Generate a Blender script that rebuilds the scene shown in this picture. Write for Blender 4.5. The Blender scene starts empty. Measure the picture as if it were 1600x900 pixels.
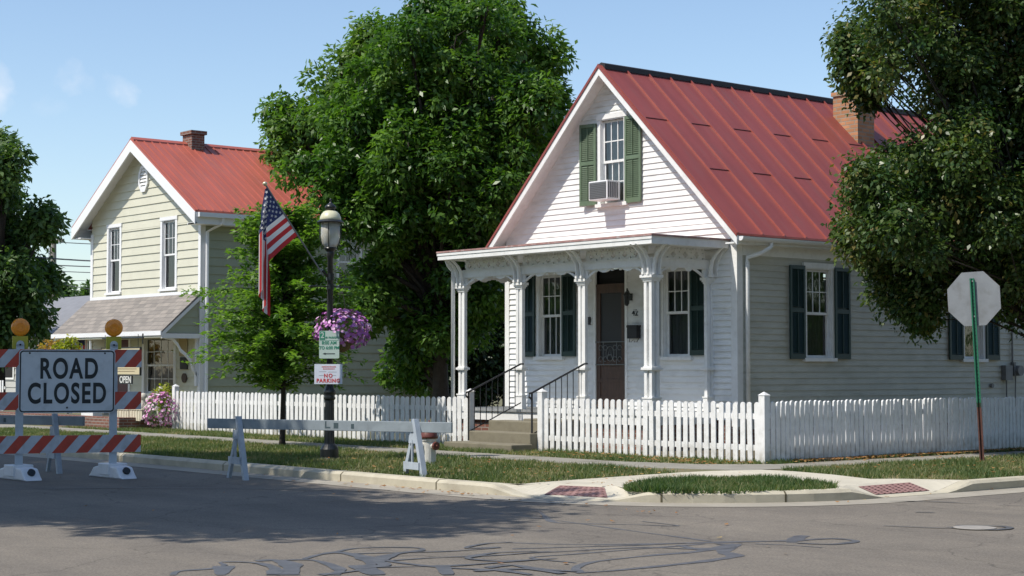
import bpy, math, random
import numpy as np
from mathutils import Vector, Matrix
R = math.radians
random.seed(7); RNG = np.random.default_rng(11)
sc = bpy.context.scene
COL = sc.collection

# ------------------------------------------------------------------ camera
F_PX, EYE = 2671.0, 1.45
PITCH = math.atan(125.0 / F_PX)
AX = math.atan2(3200, 2674)
FWD = (-math.sin(math.pi/2 - AX + 0), 0)
YD = np.array([math.sin(AX), math.cos(AX)])      # street frame +Y in (right, forward)
XD = np.array([YD[1], -YD[0]])                   # street frame +X in (right, forward)
cam_d = bpy.data.cameras.new('camera'); cam = bpy.data.objects.new('camera', cam_d)
COL.objects.link(cam); sc.camera = cam
cam_d.sensor_width = 36; cam_d.lens = F_PX / 1600 * 36
cam_d.clip_start = 0.1; cam_d.clip_end = 3000
cam.location = (0, 0, EYE)
fw = (XD[1], YD[1])
cam.rotation_euler = (math.pi/2 + PITCH, 0, math.atan2(-fw[0], fw[1]))

# ------------------------------------------------------------------ light
SUN_AZ, SUN_EL = 14.0, 54.0      # light travels towards +Y, turned AZ towards +X
w = bpy.data.worlds.new('World'); sc.world = w; w.use_nodes = True
nt = w.node_tree; nt.nodes.clear()
sky = nt.nodes.new('ShaderNodeTexSky'); sky.sky_type = 'NISHITA'; sky.sun_disc = False
sky.sun_elevation = R(SUN_EL); sky.sun_rotation = R(180 + SUN_AZ)
sky.air_density = 1.0; sky.dust_density = .7; sky.ozone_density = 1.8; sky.altitude = 200
bg = nt.nodes.new('ShaderNodeBackground'); bg.inputs[1].default_value = 0.15
wo = nt.nodes.new('ShaderNodeOutputWorld')
tc = nt.nodes.new('ShaderNodeTexCoord')
def ray(px, py):
    x = (px - 800) / F_PX; z = (450 - py) / F_PX
    c, s = math.cos(PITCH), math.sin(PITCH)
    y = c - s*z; zz = s + c*z
    v = np.array([x, y])
    return np.array([v @ XD, v @ YD, zz])
# three faint wisps of cloud, placed by compass direction
last = None
def wn(t, **k):
    n = nt.nodes.new(t)
    for a, b in k.items(): setattr(n, a, b)
    return n
noi = wn('ShaderNodeTexNoise'); noi.inputs['Scale'].default_value = 38; noi.inputs['Detail'].default_value = 5
nt.links.new(tc.outputs['Generated'], noi.inputs['Vector'])
acc = None
for (px, py, rad, amt) in [(112, 123, 0.0105, .36), (190, 143, 0.0105, .34), (3, 140, 0.013, .34), (75, 165, .009, .12)]:
    d = ray(px, py); d = d / np.linalg.norm(d)
    dist = wn('ShaderNodeVectorMath', operation='DISTANCE'); dist.inputs[1].default_value = tuple(d)
    warp = wn('ShaderNodeTexNoise'); warp.inputs['Scale'].default_value = 55; warp.inputs['Detail'].default_value = 4; nt.links.new(tc.outputs['Generated'], warp.inputs['Vector'])
    wsub = wn('ShaderNodeVectorMath', operation='SUBTRACT'); wsub.inputs[1].default_value = (.5, .5, .5); nt.links.new(warp.outputs['Color'], wsub.inputs[0])
    wsc = wn('ShaderNodeVectorMath', operation='MULTIPLY'); wsc.inputs[1].default_value = (.035, .035, .022); nt.links.new(wsub.outputs[0], wsc.inputs[0])
    wad = wn('ShaderNodeVectorMath', operation='ADD'); nt.links.new(tc.outputs['Generated'], wad.inputs[0]); nt.links.new(wsc.outputs[0], wad.inputs[1])
    nt.links.new(wad.outputs[0], dist.inputs[0])
    mr = wn('ShaderNodeMapRange'); mr.inputs[1].default_value = rad; mr.inputs[2].default_value = 0
    mr.inputs[3].default_value = 0; mr.inputs[4].default_value = amt
    nt.links.new(dist.outputs['Value'], mr.inputs[0])
    if acc is None: acc = mr.outputs[0]
    else:
        a = wn('ShaderNodeMath', operation='ADD'); nt.links.new(acc, a.inputs[0]); nt.links.new(mr.outputs[0], a.inputs[1]); acc = a.outputs[0]
m1 = wn('ShaderNodeMapRange'); m1.inputs[1].default_value = .36; m1.inputs[2].default_value = .66
nt.links.new(noi.outputs['Fac'], m1.inputs[0])
mm = wn('ShaderNodeMath', operation='MULTIPLY'); nt.links.new(acc, mm.inputs[0]); nt.links.new(m1.outputs[0], mm.inputs[1])
mix = wn('ShaderNodeMixRGB'); mix.inputs[2].default_value = (7.5, 7.0, 6.8, 1)
nt.links.new(mm.outputs[0], mix.inputs[0]); nt.links.new(sky.outputs[0], mix.inputs[1])
nt.links.new(mix.outputs[0], bg.inputs[0]); nt.links.new(bg.outputs[0], wo.inputs[0])

sd = bpy.data.lights.new('sun', 'SUN'); sd.energy = 4.4; sd.angle = R(.5); sd.color = (1, .94, .85)
so = bpy.data.objects.new('sun', sd); COL.objects.link(so); so.location = (0, 0, 40)
ldir = Vector((math.sin(R(SUN_AZ))*math.cos(R(SUN_EL)), math.cos(R(SUN_AZ))*math.cos(R(SUN_EL)), -math.sin(R(SUN_EL))))
so.rotation_euler = ldir.to_track_quat('-Z', 'Y').to_euler()
sc.view_settings.view_transform = 'Standard'; sc.view_settings.look = 'None'
sc.view_settings.exposure = 0.18; sc.view_settings.gamma = 1

# ------------------------------------------------------------------ pixel helpers (true 3D points)
def onz(px, py, z):
    r = ray(px, py); t = (z - EYE) / r[2]; return np.array([r[0]*t, r[1]*t, z])
def onY(px, py, Y):
    r = ray(px, py); return r*(Y/r[1]) + [0, 0, EYE]
def onX(px, py, X):
    r = ray(px, py); return r*(X/r[0]) + [0, 0, EYE]
def at(px, py, depth):
    r = ray(px, py); f = r[0]*XD[1] + r[1]*YD[1]
    return r*(depth/f) + [0, 0, EYE]

# ------------------------------------------------------------------ materials
MATS = {}
def mat(name, col, rough=.6, var=.0, vscale=4, bump=0, bscale=60, metal=0, spec=.5, col2=None, dirt=None, stretch=None, noise_detail=6):
    if name in MATS: return MATS[name]
    m = bpy.data.materials.new(name); m.use_nodes = True
    n = m.node_tree; b = n.nodes['Principled BSDF']
    b.inputs['Roughness'].default_value = rough; b.inputs['Metallic'].default_value = metal
    b.inputs['Specular IOR Level'].default_value = spec
    b.inputs['Base Color'].default_value = (*col, 1)
    g = n.nodes.new('ShaderNodeNewGeometry'); vec = g.outputs['Position']
    if stretch:
        mp = n.nodes.new('ShaderNodeMapping'); mp.inputs['Scale'].default_value = stretch
        n.links.new(vec, mp.inputs['Vector']); vec = mp.outputs[0]
    if var or col2:
        t = n.nodes.new('ShaderNodeTexNoise'); t.inputs['Scale'].default_value = vscale; t.inputs['Detail'].default_value = noise_detail
        t.inputs['Roughness'].default_value = .65
        n.links.new(vec, t.inputs['Vector'])
        cr = n.nodes.new('ShaderNodeValToRGB')
        c2 = col2 or tuple(c*(1-var) for c in col); c1 = col if col2 else tuple(min(1, c*(1+var)) for c in col)
        cr.color_ramp.elements[0].position = .32; cr.color_ramp.elements[0].color = (*c2, 1)
        cr.color_ramp.elements[1].position = .68; cr.color_ramp.elements[1].color = (*c1, 1)
        n.links.new(t.outputs['Fac'], cr.inputs[0]); out = cr.outputs[0]
        if dirt:    # (colour, amount, scale)
            t2 = n.nodes.new('ShaderNodeTexNoise'); t2.inputs['Scale'].default_value = dirt[2]; t2.inputs['Detail'].default_value = 8
            n.links.new(vec, t2.inputs['Vector'])
            r2 = n.nodes.new('ShaderNodeMapRange'); r2.inputs[1].default_value = .52; r2.inputs[2].default_value = .75; r2.inputs[4].default_value = dirt[1]
            n.links.new(t2.outputs['Fac'], r2.inputs[0])
            mx = n.nodes.new('ShaderNodeMixRGB'); mx.inputs[2].default_value = (*dirt[0], 1)
            n.links.new(r2.outputs[0], mx.inputs[0]); n.links.new(out, mx.inputs[1]); out = mx.outputs[0]
        n.links.new(out, b.inputs['Base Color'])
    if bump:
        t = n.nodes.new('ShaderNodeTexNoise'); t.inputs['Scale'].default_value = bscale; t.inputs['Detail'].default_value = 4
        n.links.new(vec, t.inputs['Vector'])
        bp = n.nodes.new('ShaderNodeBump'); bp.inputs['Strength'].default_value = bump; bp.inputs['Distance'].default_value = .01
        n.links.new(t.outputs['Fac'], bp.inputs['Height']); n.links.new(bp.outputs[0], b.inputs['Normal'])
    MATS[name] = m; return m
def brick_mat(name, c1, c2, mortar, sc_=1, bw=.2, bh=.067, axis='xz', rough=.9, mort=.01, off=.5):
    m = bpy.data.materials.new(name); m.use_nodes = True; n = m.node_tree; b = n.nodes['Principled BSDF']
    b.inputs['Roughness'].default_value = rough
    g = n.nodes.new('ShaderNodeNewGeometry'); s = n.nodes.new('ShaderNodeSeparateXYZ'); c = n.nodes.new('ShaderNodeCombineXYZ')
    n.links.new(g.outputs['Position'], s.inputs[0])
    if axis == 'sum':
        a = n.nodes.new('ShaderNodeMath'); a.operation = 'ADD'; n.links.new(s.outputs[0], a.inputs[0]); n.links.new(s.outputs[1], a.inputs[1])
        n.links.new(a.outputs[0], c.inputs[0]); n.links.new(s.outputs[2], c.inputs[1])
    elif axis == 'xy':
        n.links.new(s.outputs[0], c.inputs[0]); n.links.new(s.outputs[1], c.inputs[1])
    else:
        n.links.new(s.outputs[0], c.inputs[0]); n.links.new(s.outputs[2], c.inputs[1])
    t = n.nodes.new('ShaderNodeTexBrick'); t.inputs['Scale'].default_value = sc_
    t.inputs['Brick Width'].default_value = bw; t.inputs['Row Height'].default_value = bh; t.inputs['Mortar Size'].default_value = mort
    t.inputs['Color1'].default_value = (*c1, 1); t.inputs['Color2'].default_value = (*c2, 1); t.inputs['Mortar'].default_value = (*mortar, 1)
    t.offset = off; t.inputs['Bias'].default_value = 0.0
    n.links.new(c.outputs[0], t.inputs['Vector'])
    no = n.nodes.new('ShaderNodeTexNoise'); no.inputs['Scale'].default_value = 5; no.inputs['Detail'].default_value = 6
    n.links.new(g.outputs['Position'], no.inputs['Vector'])
    mr = n.nodes.new('ShaderNodeMapRange'); mr.inputs[3].default_value = .75; mr.inputs[4].default_value = 1.2; n.links.new(no.outputs['Fac'], mr.inputs[0])
    mx = n.nodes.new('ShaderNodeVectorMath'); mx.operation = 'SCALE'
    n.links.new(t.outputs['Color'], mx.inputs[0]); n.links.new(mr.outputs[0], mx.inputs['Scale']); n.links.new(mx.outputs[0], b.inputs['Base Color'])
    bp = n.nodes.new('ShaderNodeBump'); bp.inputs['Strength'].default_value = .5; bp.inputs['Distance'].default_value = .006; bp.invert = True
    n.links.new(t.outputs['Fac'], bp.inputs['Height']); n.links.new(bp.outputs[0], b.inputs['Normal'])
    MATS[name] = m; return m
def leaf_mat(name, ca, cb, cc=None, trans=.35, rough=.45):
    """ca..cb by per-leaf tint; cc the rare yellow/brown leaf"""
    m = bpy.data.materials.new(name); m.use_nodes = True; n = m.node_tree; b = n.nodes['Principled BSDF']; o = n.nodes['Material Output']
    a = n.nodes.new('ShaderNodeAttribute'); a.attribute_name = 'tint'
    cr = n.nodes.new('ShaderNodeValToRGB'); cr.color_ramp.elements[0].color = (*ca, 1); cr.color_ramp.elements[1].color = (*cb, 1)
    cr.color_ramp.elements[1].position = .85
    if cc:
        e = cr.color_ramp.elements.new(.97); e.color = (*cc, 1)
    n.links.new(a.outputs['Fac'], cr.inputs[0]); n.links.new(cr.outputs[0], b.inputs['Base Color'])
    b.inputs['Roughness'].default_value = rough; b.inputs['Specular IOR Level'].default_value = .35
    tr = n.nodes.new('ShaderNodeBsdfTranslucent'); sc2 = n.nodes.new('ShaderNodeVectorMath'); sc2.operation = 'MULTIPLY'; sc2.inputs[1].default_value = (1.5, 1.7, .6)
    n.links.new(cr.outputs[0], sc2.inputs[0]); n.links.new(sc2.outputs[0], tr.inputs[0])
    mx = n.nodes.new('ShaderNodeMixShader'); mx.inputs[0].default_value = trans
    n.links.new(b.outputs[0], mx.inputs[1]); n.links.new(tr.outputs[0], mx.inputs[2]); n.links.new(mx.outputs[0], o.inputs[0])
    MATS[name] = m; return m
def glass_mat(name, tint=(.72, .76, .77), refl=.06):
    m = bpy.data.materials.new(name); m.use_nodes = True; n = m.node_tree; n.nodes.remove(n.nodes['Principled BSDF']); o = n.nodes['Material Output']
    t = n.nodes.new('ShaderNodeBsdfTransparent'); t.inputs[0].default_value = (*tint, 1)
    g = n.nodes.new('ShaderNodeBsdfGlossy'); g.inputs['Roughness'].default_value = .03
    lw = n.nodes.new('ShaderNodeFresnel'); lw.inputs[0].default_value = 1.5
    ad = n.nodes.new('ShaderNodeMath'); ad.operation = 'ADD'; ad.inputs[1].default_value = refl; n.links.new(lw.outputs[0], ad.inputs[0])
    geo = n.nodes.new('ShaderNodeNewGeometry'); no = n.nodes.new('ShaderNodeTexNoise'); no.inputs['Scale'].default_value = 3
    n.links.new(geo.outputs['Position'], no.inputs['Vector'])
    bp = n.nodes.new('ShaderNodeBump'); bp.inputs['Strength'].default_value = .08; bp.inputs['Distance'].default_value = .02
    n.links.new(no.outputs['Fac'], bp.inputs['Height']); n.links.new(bp.outputs[0], g.inputs['Normal'])
    mx = n.nodes.new('ShaderNodeMixShader'); n.links.new(ad.outputs[0], mx.inputs[0]); n.links.new(t.outputs[0], mx.inputs[1]); n.links.new(g.outputs[0], mx.inputs[2])
    n.links.new(mx.outputs[0], o.inputs[0]); MATS[name] = m; return m

M_WHITE = mat('white_paint', (.78, .78, .76), .5, var=.06, vscale=3, dirt=((.45, .42, .36), .25, 9))
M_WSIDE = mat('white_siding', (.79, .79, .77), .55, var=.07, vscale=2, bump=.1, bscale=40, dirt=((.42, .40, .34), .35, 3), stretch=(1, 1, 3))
M_WSIDE2 = mat('aged_shade_siding', (.50, .49, .42), .6, var=.10, vscale=1.6, bump=.1, bscale=40, dirt=((.30, .30, .22), .5, 2.2), stretch=(1, 1, 3))  # aged siding, its colour also lowered to deepen the side wall's shade
M_FENCE = mat('fence_paint', (.76, .76, .75), .5, var=.07, vscale=6, dirt=((.38, .38, .32), .3, 14))
def splash(m, z0, z1, col, amt):
    n = m.node_tree; b = n.nodes['Principled BSDF']; src = b.inputs['Base Color'].links[0].from_socket
    g = n.nodes.new('ShaderNodeNewGeometry'); sp_ = n.nodes.new('ShaderNodeSeparateXYZ'); n.links.new(g.outputs['Position'], sp_.inputs[0])
    t = n.nodes.new('ShaderNodeTexNoise'); t.inputs['Scale'].default_value = 9; t.inputs['Detail'].default_value = 6; n.links.new(g.outputs['Position'], t.inputs['Vector'])
    a = n.nodes.new('ShaderNodeMapRange'); a.inputs[1].default_value = z1; a.inputs[2].default_value = z0; a.inputs[3].default_value = 0; a.inputs[4].default_value = 1; n.links.new(sp_.outputs[2], a.inputs[0])
    c = n.nodes.new('ShaderNodeMapRange'); c.inputs[1].default_value = .35; c.inputs[2].default_value = .65; c.inputs[4].default_value = amt; n.links.new(t.outputs['Fac'], c.inputs[0])
    mu = n.nodes.new('ShaderNodeMath'); mu.operation = 'MULTIPLY'; n.links.new(a.outputs[0], mu.inputs[0]); n.links.new(c.outputs[0], mu.inputs[1])
    mx = n.nodes.new('ShaderNodeMixRGB'); mx.inputs[2].default_value = (*col, 1); n.links.new(mu.outputs[0], mx.inputs[0]); n.links.new(src, mx.inputs[1]); n.links.new(mx.outputs[0], b.inputs['Base Color'])
splash(M_FENCE, .12, .42, (.30, .27, .20), .75)
M_RED = mat('red_metal_roof', (.27, .060, .048), .42, var=.16, vscale=1.3, spec=.5, dirt=((.19, .075, .065), .55, 2.6), stretch=(.45, 2.6, .45), bump=.12, bscale=3)
M_RED_RIB = mat('red_metal_rib', (.29, .07, .055), .38, var=.08, vscale=4)
M_RED2 = mat('bright_red_metal_roof', (.40, .105, .072), .42, var=.10, vscale=1.2, dirt=((.28, .11, .09), .5, 2.5), stretch=(.5, 2.4, .5))
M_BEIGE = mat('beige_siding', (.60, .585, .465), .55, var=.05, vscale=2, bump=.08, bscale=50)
M_BEIGE_S = mat('beige_siding_shade', (.34, .36, .26), .6, var=.06, vscale=2, bump=.08, bscale=50)  # beige siding copy, colour darkened to carry the side walls' shade
M_BWHITE = mat('vinyl_white', (.78, .78, .78), .4, var=.02, vscale=3)
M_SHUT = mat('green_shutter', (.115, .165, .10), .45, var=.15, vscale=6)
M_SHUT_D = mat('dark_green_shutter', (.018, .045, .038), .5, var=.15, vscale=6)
M_BLACK = mat('black_metal', (.018, .02, .02), .35, var=.15, vscale=9, spec=.5)
M_IRON = mat('wrought_iron', (.02, .02, .022), .5, var=.2, vscale=20)
M_DOOR = mat('brown_wood', (.075, .040, .026), .5, var=.25, vscale=5, stretch=(4, 4, 1))
M_SCREEN = mat('door_screen', (.03, .03, .03), .6)
M_DARK = mat('dark_interior', (.012, .012, .012), .9)
M_CURT = mat('lace_curtain', (.24, .245, .25), .9, var=.25, vscale=14, stretch=(6, 6, .6))
M_CURTB = mat('pale_curtain', (.62, .62, .56), .9, var=.15, vscale=12, stretch=(5, 5, .6))
M_GLASS = glass_mat('window_glass')
M_CONC = mat('concrete', (.52, .48, .385), .85, var=.09, vscale=2.2, bump=.25, bscale=90, dirt=((.30, .27, .21), .5, 1.3))
M_CONC_OLD = mat('old_concrete', (.26, .245, .205), .9, var=.12, vscale=2, bump=.3, bscale=70, dirt=((.15, .14, .11), .5, 1.8))
M_KERB = mat('kerb_concrete', (.46, .42, .32), .85, var=.12, vscale=3, bump=.25, bscale=80, dirt=((.24, .21, .16), .55, 2.5))
M_STEP = mat('step_concrete', (.19, .17, .12), .9, var=.2, vscale=3, bump=.3, bscale=70, dirt=((.10, .09, .07), .6, 3))
M_TACT = mat('tactile_red', (.29, .165, .15), .8, var=.12, vscale=9)
M_TAR = mat('tar_sealer', (.098, .100, .106), .5, var=.25, vscale=7, bump=.15, bscale=50)
M_SOIL = mat('soil', (.10, .085, .05), .95, var=.3, vscale=3)
M_BRICK = brick_mat('red_brick', (.22, .09, .06), (.16, .065, .045), (.25, .22, .19), axis='sum')
M_BRICK_O = brick_mat('tan_brick', (.50, .24, .12), (.36, .17, .08), (.30, .25, .19), axis='sum', bw=.22, bh=.075)
M_SHING = brick_mat('asphalt_shingle', (.275, .245, .215), (.19, .172, .155), (.14, .13, .12), axis='xz', bw=.32, bh=.1, mort=.006)
M_GALV = mat('galvanised', (.45, .46, .46), .35, metal=.7, var=.08, vscale=5)
M_BARK = mat('bark', (.085, .065, .048), .9, var=.35, vscale=8, bump=.6, bscale=25, stretch=(3, 3, .7))
M_BARKD = mat('dark_bark', (.035, .028, .022), .9, var=.3, vscale=12, bump=.4, bscale=40)
M_WBAR = mat('barricade_white', (.48, .53, .57), .5, var=.08, vscale=5, dirt=((.32, .32, .30), .35, 9))
M_PLAST = mat('white_plastic', (.72, .73, .75), .4, var=.05, vscale=4, dirt=((.35, .34, .32), .3, 7))
M_ORANGE = mat('reflective_red', (.48, .055, .03), .45, var=.12, vscale=8, dirt=((.25, .07, .05), .5, 10))
M_RAILW = mat('reflective_white', (.50, .53, .57), .45, var=.07, vscale=8, dirt=((.28, .28, .27), .5, 10))
M_SIGNW = mat('sign_white', (.60, .63, .65), .45, var=.06, vscale=5, dirt=((.30, .31, .31), .45, 6))
M_INK = mat('sign_black', (.012, .016, .018), .5)
M_AMBER = mat('amber_lens', (.90, .30, .015), .25, spec=.6, var=.1, vscale=30)
M_YEL = mat('yellow_plastic', (.42, .38, .03), .5, var=.1, vscale=8)
M_GREENP = mat('green_post', (.015, .13, .07), .45, var=.15, vscale=10)
M_RUST = mat('rust_brown', (.09, .035, .025), .7, var=.3, vscale=15)
M_HYD = mat('hydrant_brown', (.13, .035, .025), .5, var=.2, vscale=12)
M_HYW = mat('hydrant_white', (.62, .60, .54), .5, var=.1, vscale=12)
M_PORCHF = mat('porch_floor_grey', (.28, .29, .29), .6, var=.15, vscale=5)
M_POLE = mat('weathered_wood', (.24, .21, .18), .9, var=.2, vscale=6)
M_GREY = mat('grey_metal', (.16, .165, .17), .5, var=.15, vscale=9)

def asphalt():
    m = bpy.data.materials.new('asphalt'); m.use_nodes = True; n = m.node_tree; b = n.nodes['Principled BSDF']
    g = n.nodes.new('ShaderNodeNewGeometry'); P = g.outputs['Position']
    def noise(s, d=6, r=.6, st=None):
        t = n.nodes.new('ShaderNodeTexNoise'); t.inputs['Scale'].default_value = s; t.inputs['Detail'].default_value = d; t.inputs['Roughness'].default_value = r
        v = P
        if st:
            mp = n.nodes.new('ShaderNodeMapping'); mp.inputs['Scale'].default_value = st; n.links.new(P, mp.inputs[0]); v = mp.outputs[0]
        n.links.new(v, t.inputs['Vector']); return t.outputs['Fac']
    def ramp(f, a, b_, p0=.3, p1=.7):
        c = n.nodes.new('ShaderNodeValToRGB'); c.color_ramp.elements[0].position = p0; c.color_ramp.elements[1].position = p1
        c.color_ramp.elements[0].color = (*a, 1); c.color_ramp.elements[1].color = (*b_, 1); n.links.new(f, c.inputs[0]); return c.outputs[0]
    def mul(a, b_):
        x = n.nodes.new('ShaderNodeMixRGB'); x.blend_type = 'MULTIPLY'; x.inputs[0].default_value = 1; n.links.new(a, x.inputs[1]); n.links.new(b_, x.inputs[2]); return x.outputs[0]
    c = ramp(noise(.5, 5), (.18, .160, .135), (.235, .208, .174))
    c = mul(c, ramp(noise(.8, 6, .7, (.35, 2.2, 1)), (.82, .82, .83), (1.08, 1.07, 1.05)))
    c = mul(c, ramp(noise(7, 6, .75), (.86, .86, .87), (1.1, 1.1, 1.09)))
    c = mul(c, ramp(noise(.28, 3, .5, (.25, 1.6, 1)), (.88, .88, .89), (1.04, 1.04, 1.03)))
    c = mul(c, ramp(noise(45, 3, .8), (.62, .63, .64), (1.3, 1.29, 1.27), .33, .68))
    c = mul(c, ramp(noise(170, 2, .8), (.8, .8, .8), (1.15, 1.15, 1.15), .35, .65))
    # fine cracks
    v = n.nodes.new('ShaderNodeTexVoronoi'); v.feature = 'DISTANCE_TO_EDGE'; v.inputs['Scale'].default_value = .45
    nv = n.nodes.new('ShaderNodeTexNoise'); nv.inputs['Scale'].default_value = 2.2; nv.inputs['Detail'].default_value = 5
    n.links.new(P, nv.inputs['Vector'])
    ad = n.nodes.new('ShaderNodeMixRGB'); ad.blend_type = 'ADD'; ad.inputs[0].default_value = .5; n.links.new(P, ad.inputs[1]); n.links.new(nv.outputs['Color'], ad.inputs[2])
    n.links.new(ad.outputs[0], v.inputs['Vector'])
    c = mul(c, ramp(v.outputs['Distance'], (.62, .62, .63), (1, 1, 1), .0, .006))
    n.links.new(c, b.inputs['Base Color']); b.inputs['Roughness'].default_value = .88
    b.inputs['Specular IOR Level'].default_value = .3
    bp = n.nodes.new('ShaderNodeBump'); bp.inputs['Strength'].default_value = .5; bp.inputs['Distance'].default_value = .006
    n.links.new(noise(110, 3), bp.inputs['Height']); n.links.new(bp.outputs[0], b.inputs['Normal'])
    return m
M_ASPH = asphalt()
M_TURF = mat('turf_base', (.11, .125, .05), .95, vscale=1.6, col2=(.19, .155, .09), bump=.5, bscale=60, noise_detail=8)

# ------------------------------------------------------------------ mesh builder
WLOC = {}
def tag(o, label=None, cat=None, group=None, kind=None):
    if label: o['label'] = label
    if cat: o['category'] = cat
    if group: o['group'] = group
    if kind: o['kind'] = kind
    return o
def thing(name, label, cat, loc, group=None):
    o = bpy.data.objects.new(name, None); COL.objects.link(o); o.location = loc; o.empty_display_size = .2
    WLOC[o.name] = np.array(loc, float)
    return tag(o, label, cat, group)
class Fr:
    def __init__(s, o, r, u, n):
        s.o, s.r, s.u, s.n = [np.array(a, float) for a in (o, r, u, n)]
    def w(s, a, b, c): return s.o + s.r*a + s.u*b + s.n*c
ID = Fr((0, 0, 0), (1, 0, 0), (0, 1, 0), (0, 0, 1))
def front(Y, X=0, Z=0): return Fr((X, Y, Z), (1, 0, 0), (0, 0, 1), (0, -1, 0))   # (x, z, out) wall facing -Y
def side(X, Y=0, Z=0): return Fr((X, Y, Z), (0, 1, 0), (0, 0, 1), (1, 0, 0))     # (y, z, out) wall facing +X
class MB:
    def __init__(s, fr=ID): s.v = []; s.f = []; s.m = []; s.fr = fr; s.cm = 0
    def pts(s, P):
        b = len(s.v); s.v += [tuple(s.fr.w(*p)) for p in P]; return b
    def face(s, P, mi=None):
        b = s.pts(P); s.f.append(tuple(range(b, b+len(P)))); s.m.append(s.cm if mi is None else mi)
    def box(s, a0, a1, b0, b1, c0, c1, mi=None):
        b = s.pts([(a0, b0, c0), (a1, b0, c0), (a1, b1, c0), (a0, b1, c0), (a0, b0, c1), (a1, b0, c1), (a1, b1, c1), (a0, b1, c1)])
        for q in ((3, 2, 1, 0), (4, 5, 6, 7), (0, 1, 5, 4), (1, 2, 6, 5), (2, 3, 7, 6), (3, 0, 4, 7)):
            s.f.append(tuple(b+i for i in q)); s.m.append(s.cm if mi is None else mi)
        return s
    def prism(s, poly, c0, c1, mi=None, smooth=False):
        """polygon in (a,b), extruded along c"""
        n = len(poly); b = s.pts([(p[0], p[1], c0) for p in poly] + [(p[0], p[1], c1) for p in poly])
        k = s.cm if mi is None else mi
        s.f.append(tuple(b+i for i in reversed(range(n)))); s.f.append(tuple(b+n+i for i in range(n))); s.m += [k, k]
        for i in range(n):
            j = (i+1) % n; s.f.append((b+i, b+j, b+n+j, b+n+i)); s.m.append(k)
        return s
    def tube(s, P, r, n=8, mi=None, cap=True):
        P = [np.array(s.fr.w(*p)) for p in P]; k = s.cm if mi is None else mi
        if np.isscalar(r): r = [r]*len(P)
        base = len(s.v)
        t0 = P[1]-P[0]; t0 = t0/np.linalg.norm(t0)
        ref = np.array([0, 0, 1.]) if abs(t0[2]) < .9 else np.array([1., 0, 0])
        for i, p in enumerate(P):
            t = P[min(i+1, len(P)-1)] - P[max(i-1, 0)]; t = t/(np.linalg.norm(t)+1e-9)
            a = np.cross(t, ref); a /= np.linalg.norm(a)+1e-9; b = np.cross(t, a); ref = -np.cross(t, a) if False else ref
            for q in range(n):
                an = 2*math.pi*q/n; s.v.append(tuple(p + (a*math.cos(an) + b*math.sin(an))*r[i]))
        for i in range(len(P)-1):
            for q in range(n):
                q2 = (q+1) % n; s.f.append((base+i*n+q, base+i*n+q2, base+(i+1)*n+q2, base+(i+1)*n+q)); s.m.append(k)
        if cap:
            s.f.append(tuple(base+q for q in reversed(range(n)))); s.f.append(tuple(base+(len(P)-1)*n+q for q in range(n))); s.m += [k, k]
        return s
    def lathe(s, prof, c, n=20, mi=None, flute=0):
        """prof: (radius, height) along the frame's third axis... about world Z at c"""
        k = s.cm if mi is None else mi; base = len(s.v)
        for (r, h) in prof:
            for q in range(n):
                an = 2*math.pi*q/n; rr = r*(1 - flute*(q % 2)); s.v.append((c[0]+rr*math.cos(an), c[1]+rr*math.sin(an), c[2]+h))
        for i in range(len(prof)-1):
            for q in range(n):
                q2 = (q+1) % n; s.f.append((base+i*n+q, base+i*n+q2, base+(i+1)*n+q2, base+(i+1)*n+q)); s.m.append(k)
        s.f.append(tuple(base+q for q in reversed(range(n)))); s.f.append(tuple(base+(len(prof)-1)*n+q for q in range(n))); s.m += [k, k]
        return s
    def build(s, name, mats, parent=None, loc=None, smooth=False, bevel=0):
        if not isinstance(mats, (list, tuple)): mats = [mats]
        if parent is not None: L = WLOC[parent.name]
        else: L = np.array(loc if loc is not None else (0, 0, 0), float)
        me = bpy.data.meshes.new(name); V = np.array(s.v) - L
        me.from_pydata([tuple(p) for p in V], [], s.f); 
        for m in mats: me.materials.append(m)
        me.polygons.foreach_set('material_index', s.m)
        if smooth: me.polygons.foreach_set('use_smooth', [True]*len(s.f))
        me.update()
        o = bpy.data.objects.new(name, me); COL.objects.link(o)
        if parent is not None: o.parent = parent
        else: o.location = tuple(L)
        WLOC[o.name] = L
        if bevel:
            b = o.modifiers.new('bevel', 'BEVEL'); b.width = bevel; b.segments = 2; b.limit_method = 'ANGLE'
        return o
def raw_mesh(name, V, F4, mats, parent=None, loc=None, tint=None, matidx=None):
    """fast mesh from numpy: V (n,3), F (m,k)"""
    L = WLOC[parent.name] if parent is not None else np.array(loc if loc is not None else (0, 0, 0), float)
    me = bpy.data.meshes.new(name); V = (V - L).astype(np.float32); m, k = F4.shape
    me.vertices.add(len(V)); me.vertices.foreach_set('co', V.ravel())
    me.loops.add(m*k); me.loops.foreach_set('vertex_index', F4.astype(np.int32).ravel())
    me.polygons.add(m); me.polygons.foreach_set('loop_start', np.arange(0, m*k, k, dtype=np.int32))
    me.polygons.foreach_set('loop_total', np.full(m, k, dtype=np.int32))
    for mt in (mats if isinstance(mats, (list, tuple)) else [mats]): me.materials.append(mt)
    if matidx is not None: me.polygons.foreach_set('material_index', matidx.astype(np.int32))
    me.update(calc_edges=True)
    if tint is not None:
        a = me.attributes.new('tint', 'FLOAT', 'FACE'); a.data.foreach_set('value', tint.astype(np.float32))
    o = bpy.data.objects.new(name, me); COL.objects.link(o)
    if parent is not None: o.parent = parent
    else: o.location = tuple(L)
    WLOC[o.name] = L
    return o
def copy_tree(o, parent=None):
    c = o.copy(); COL.objects.link(c)
    if parent is not None: c.parent = parent
    for ch in o.children: copy_tree(ch, c)
    return c
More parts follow.
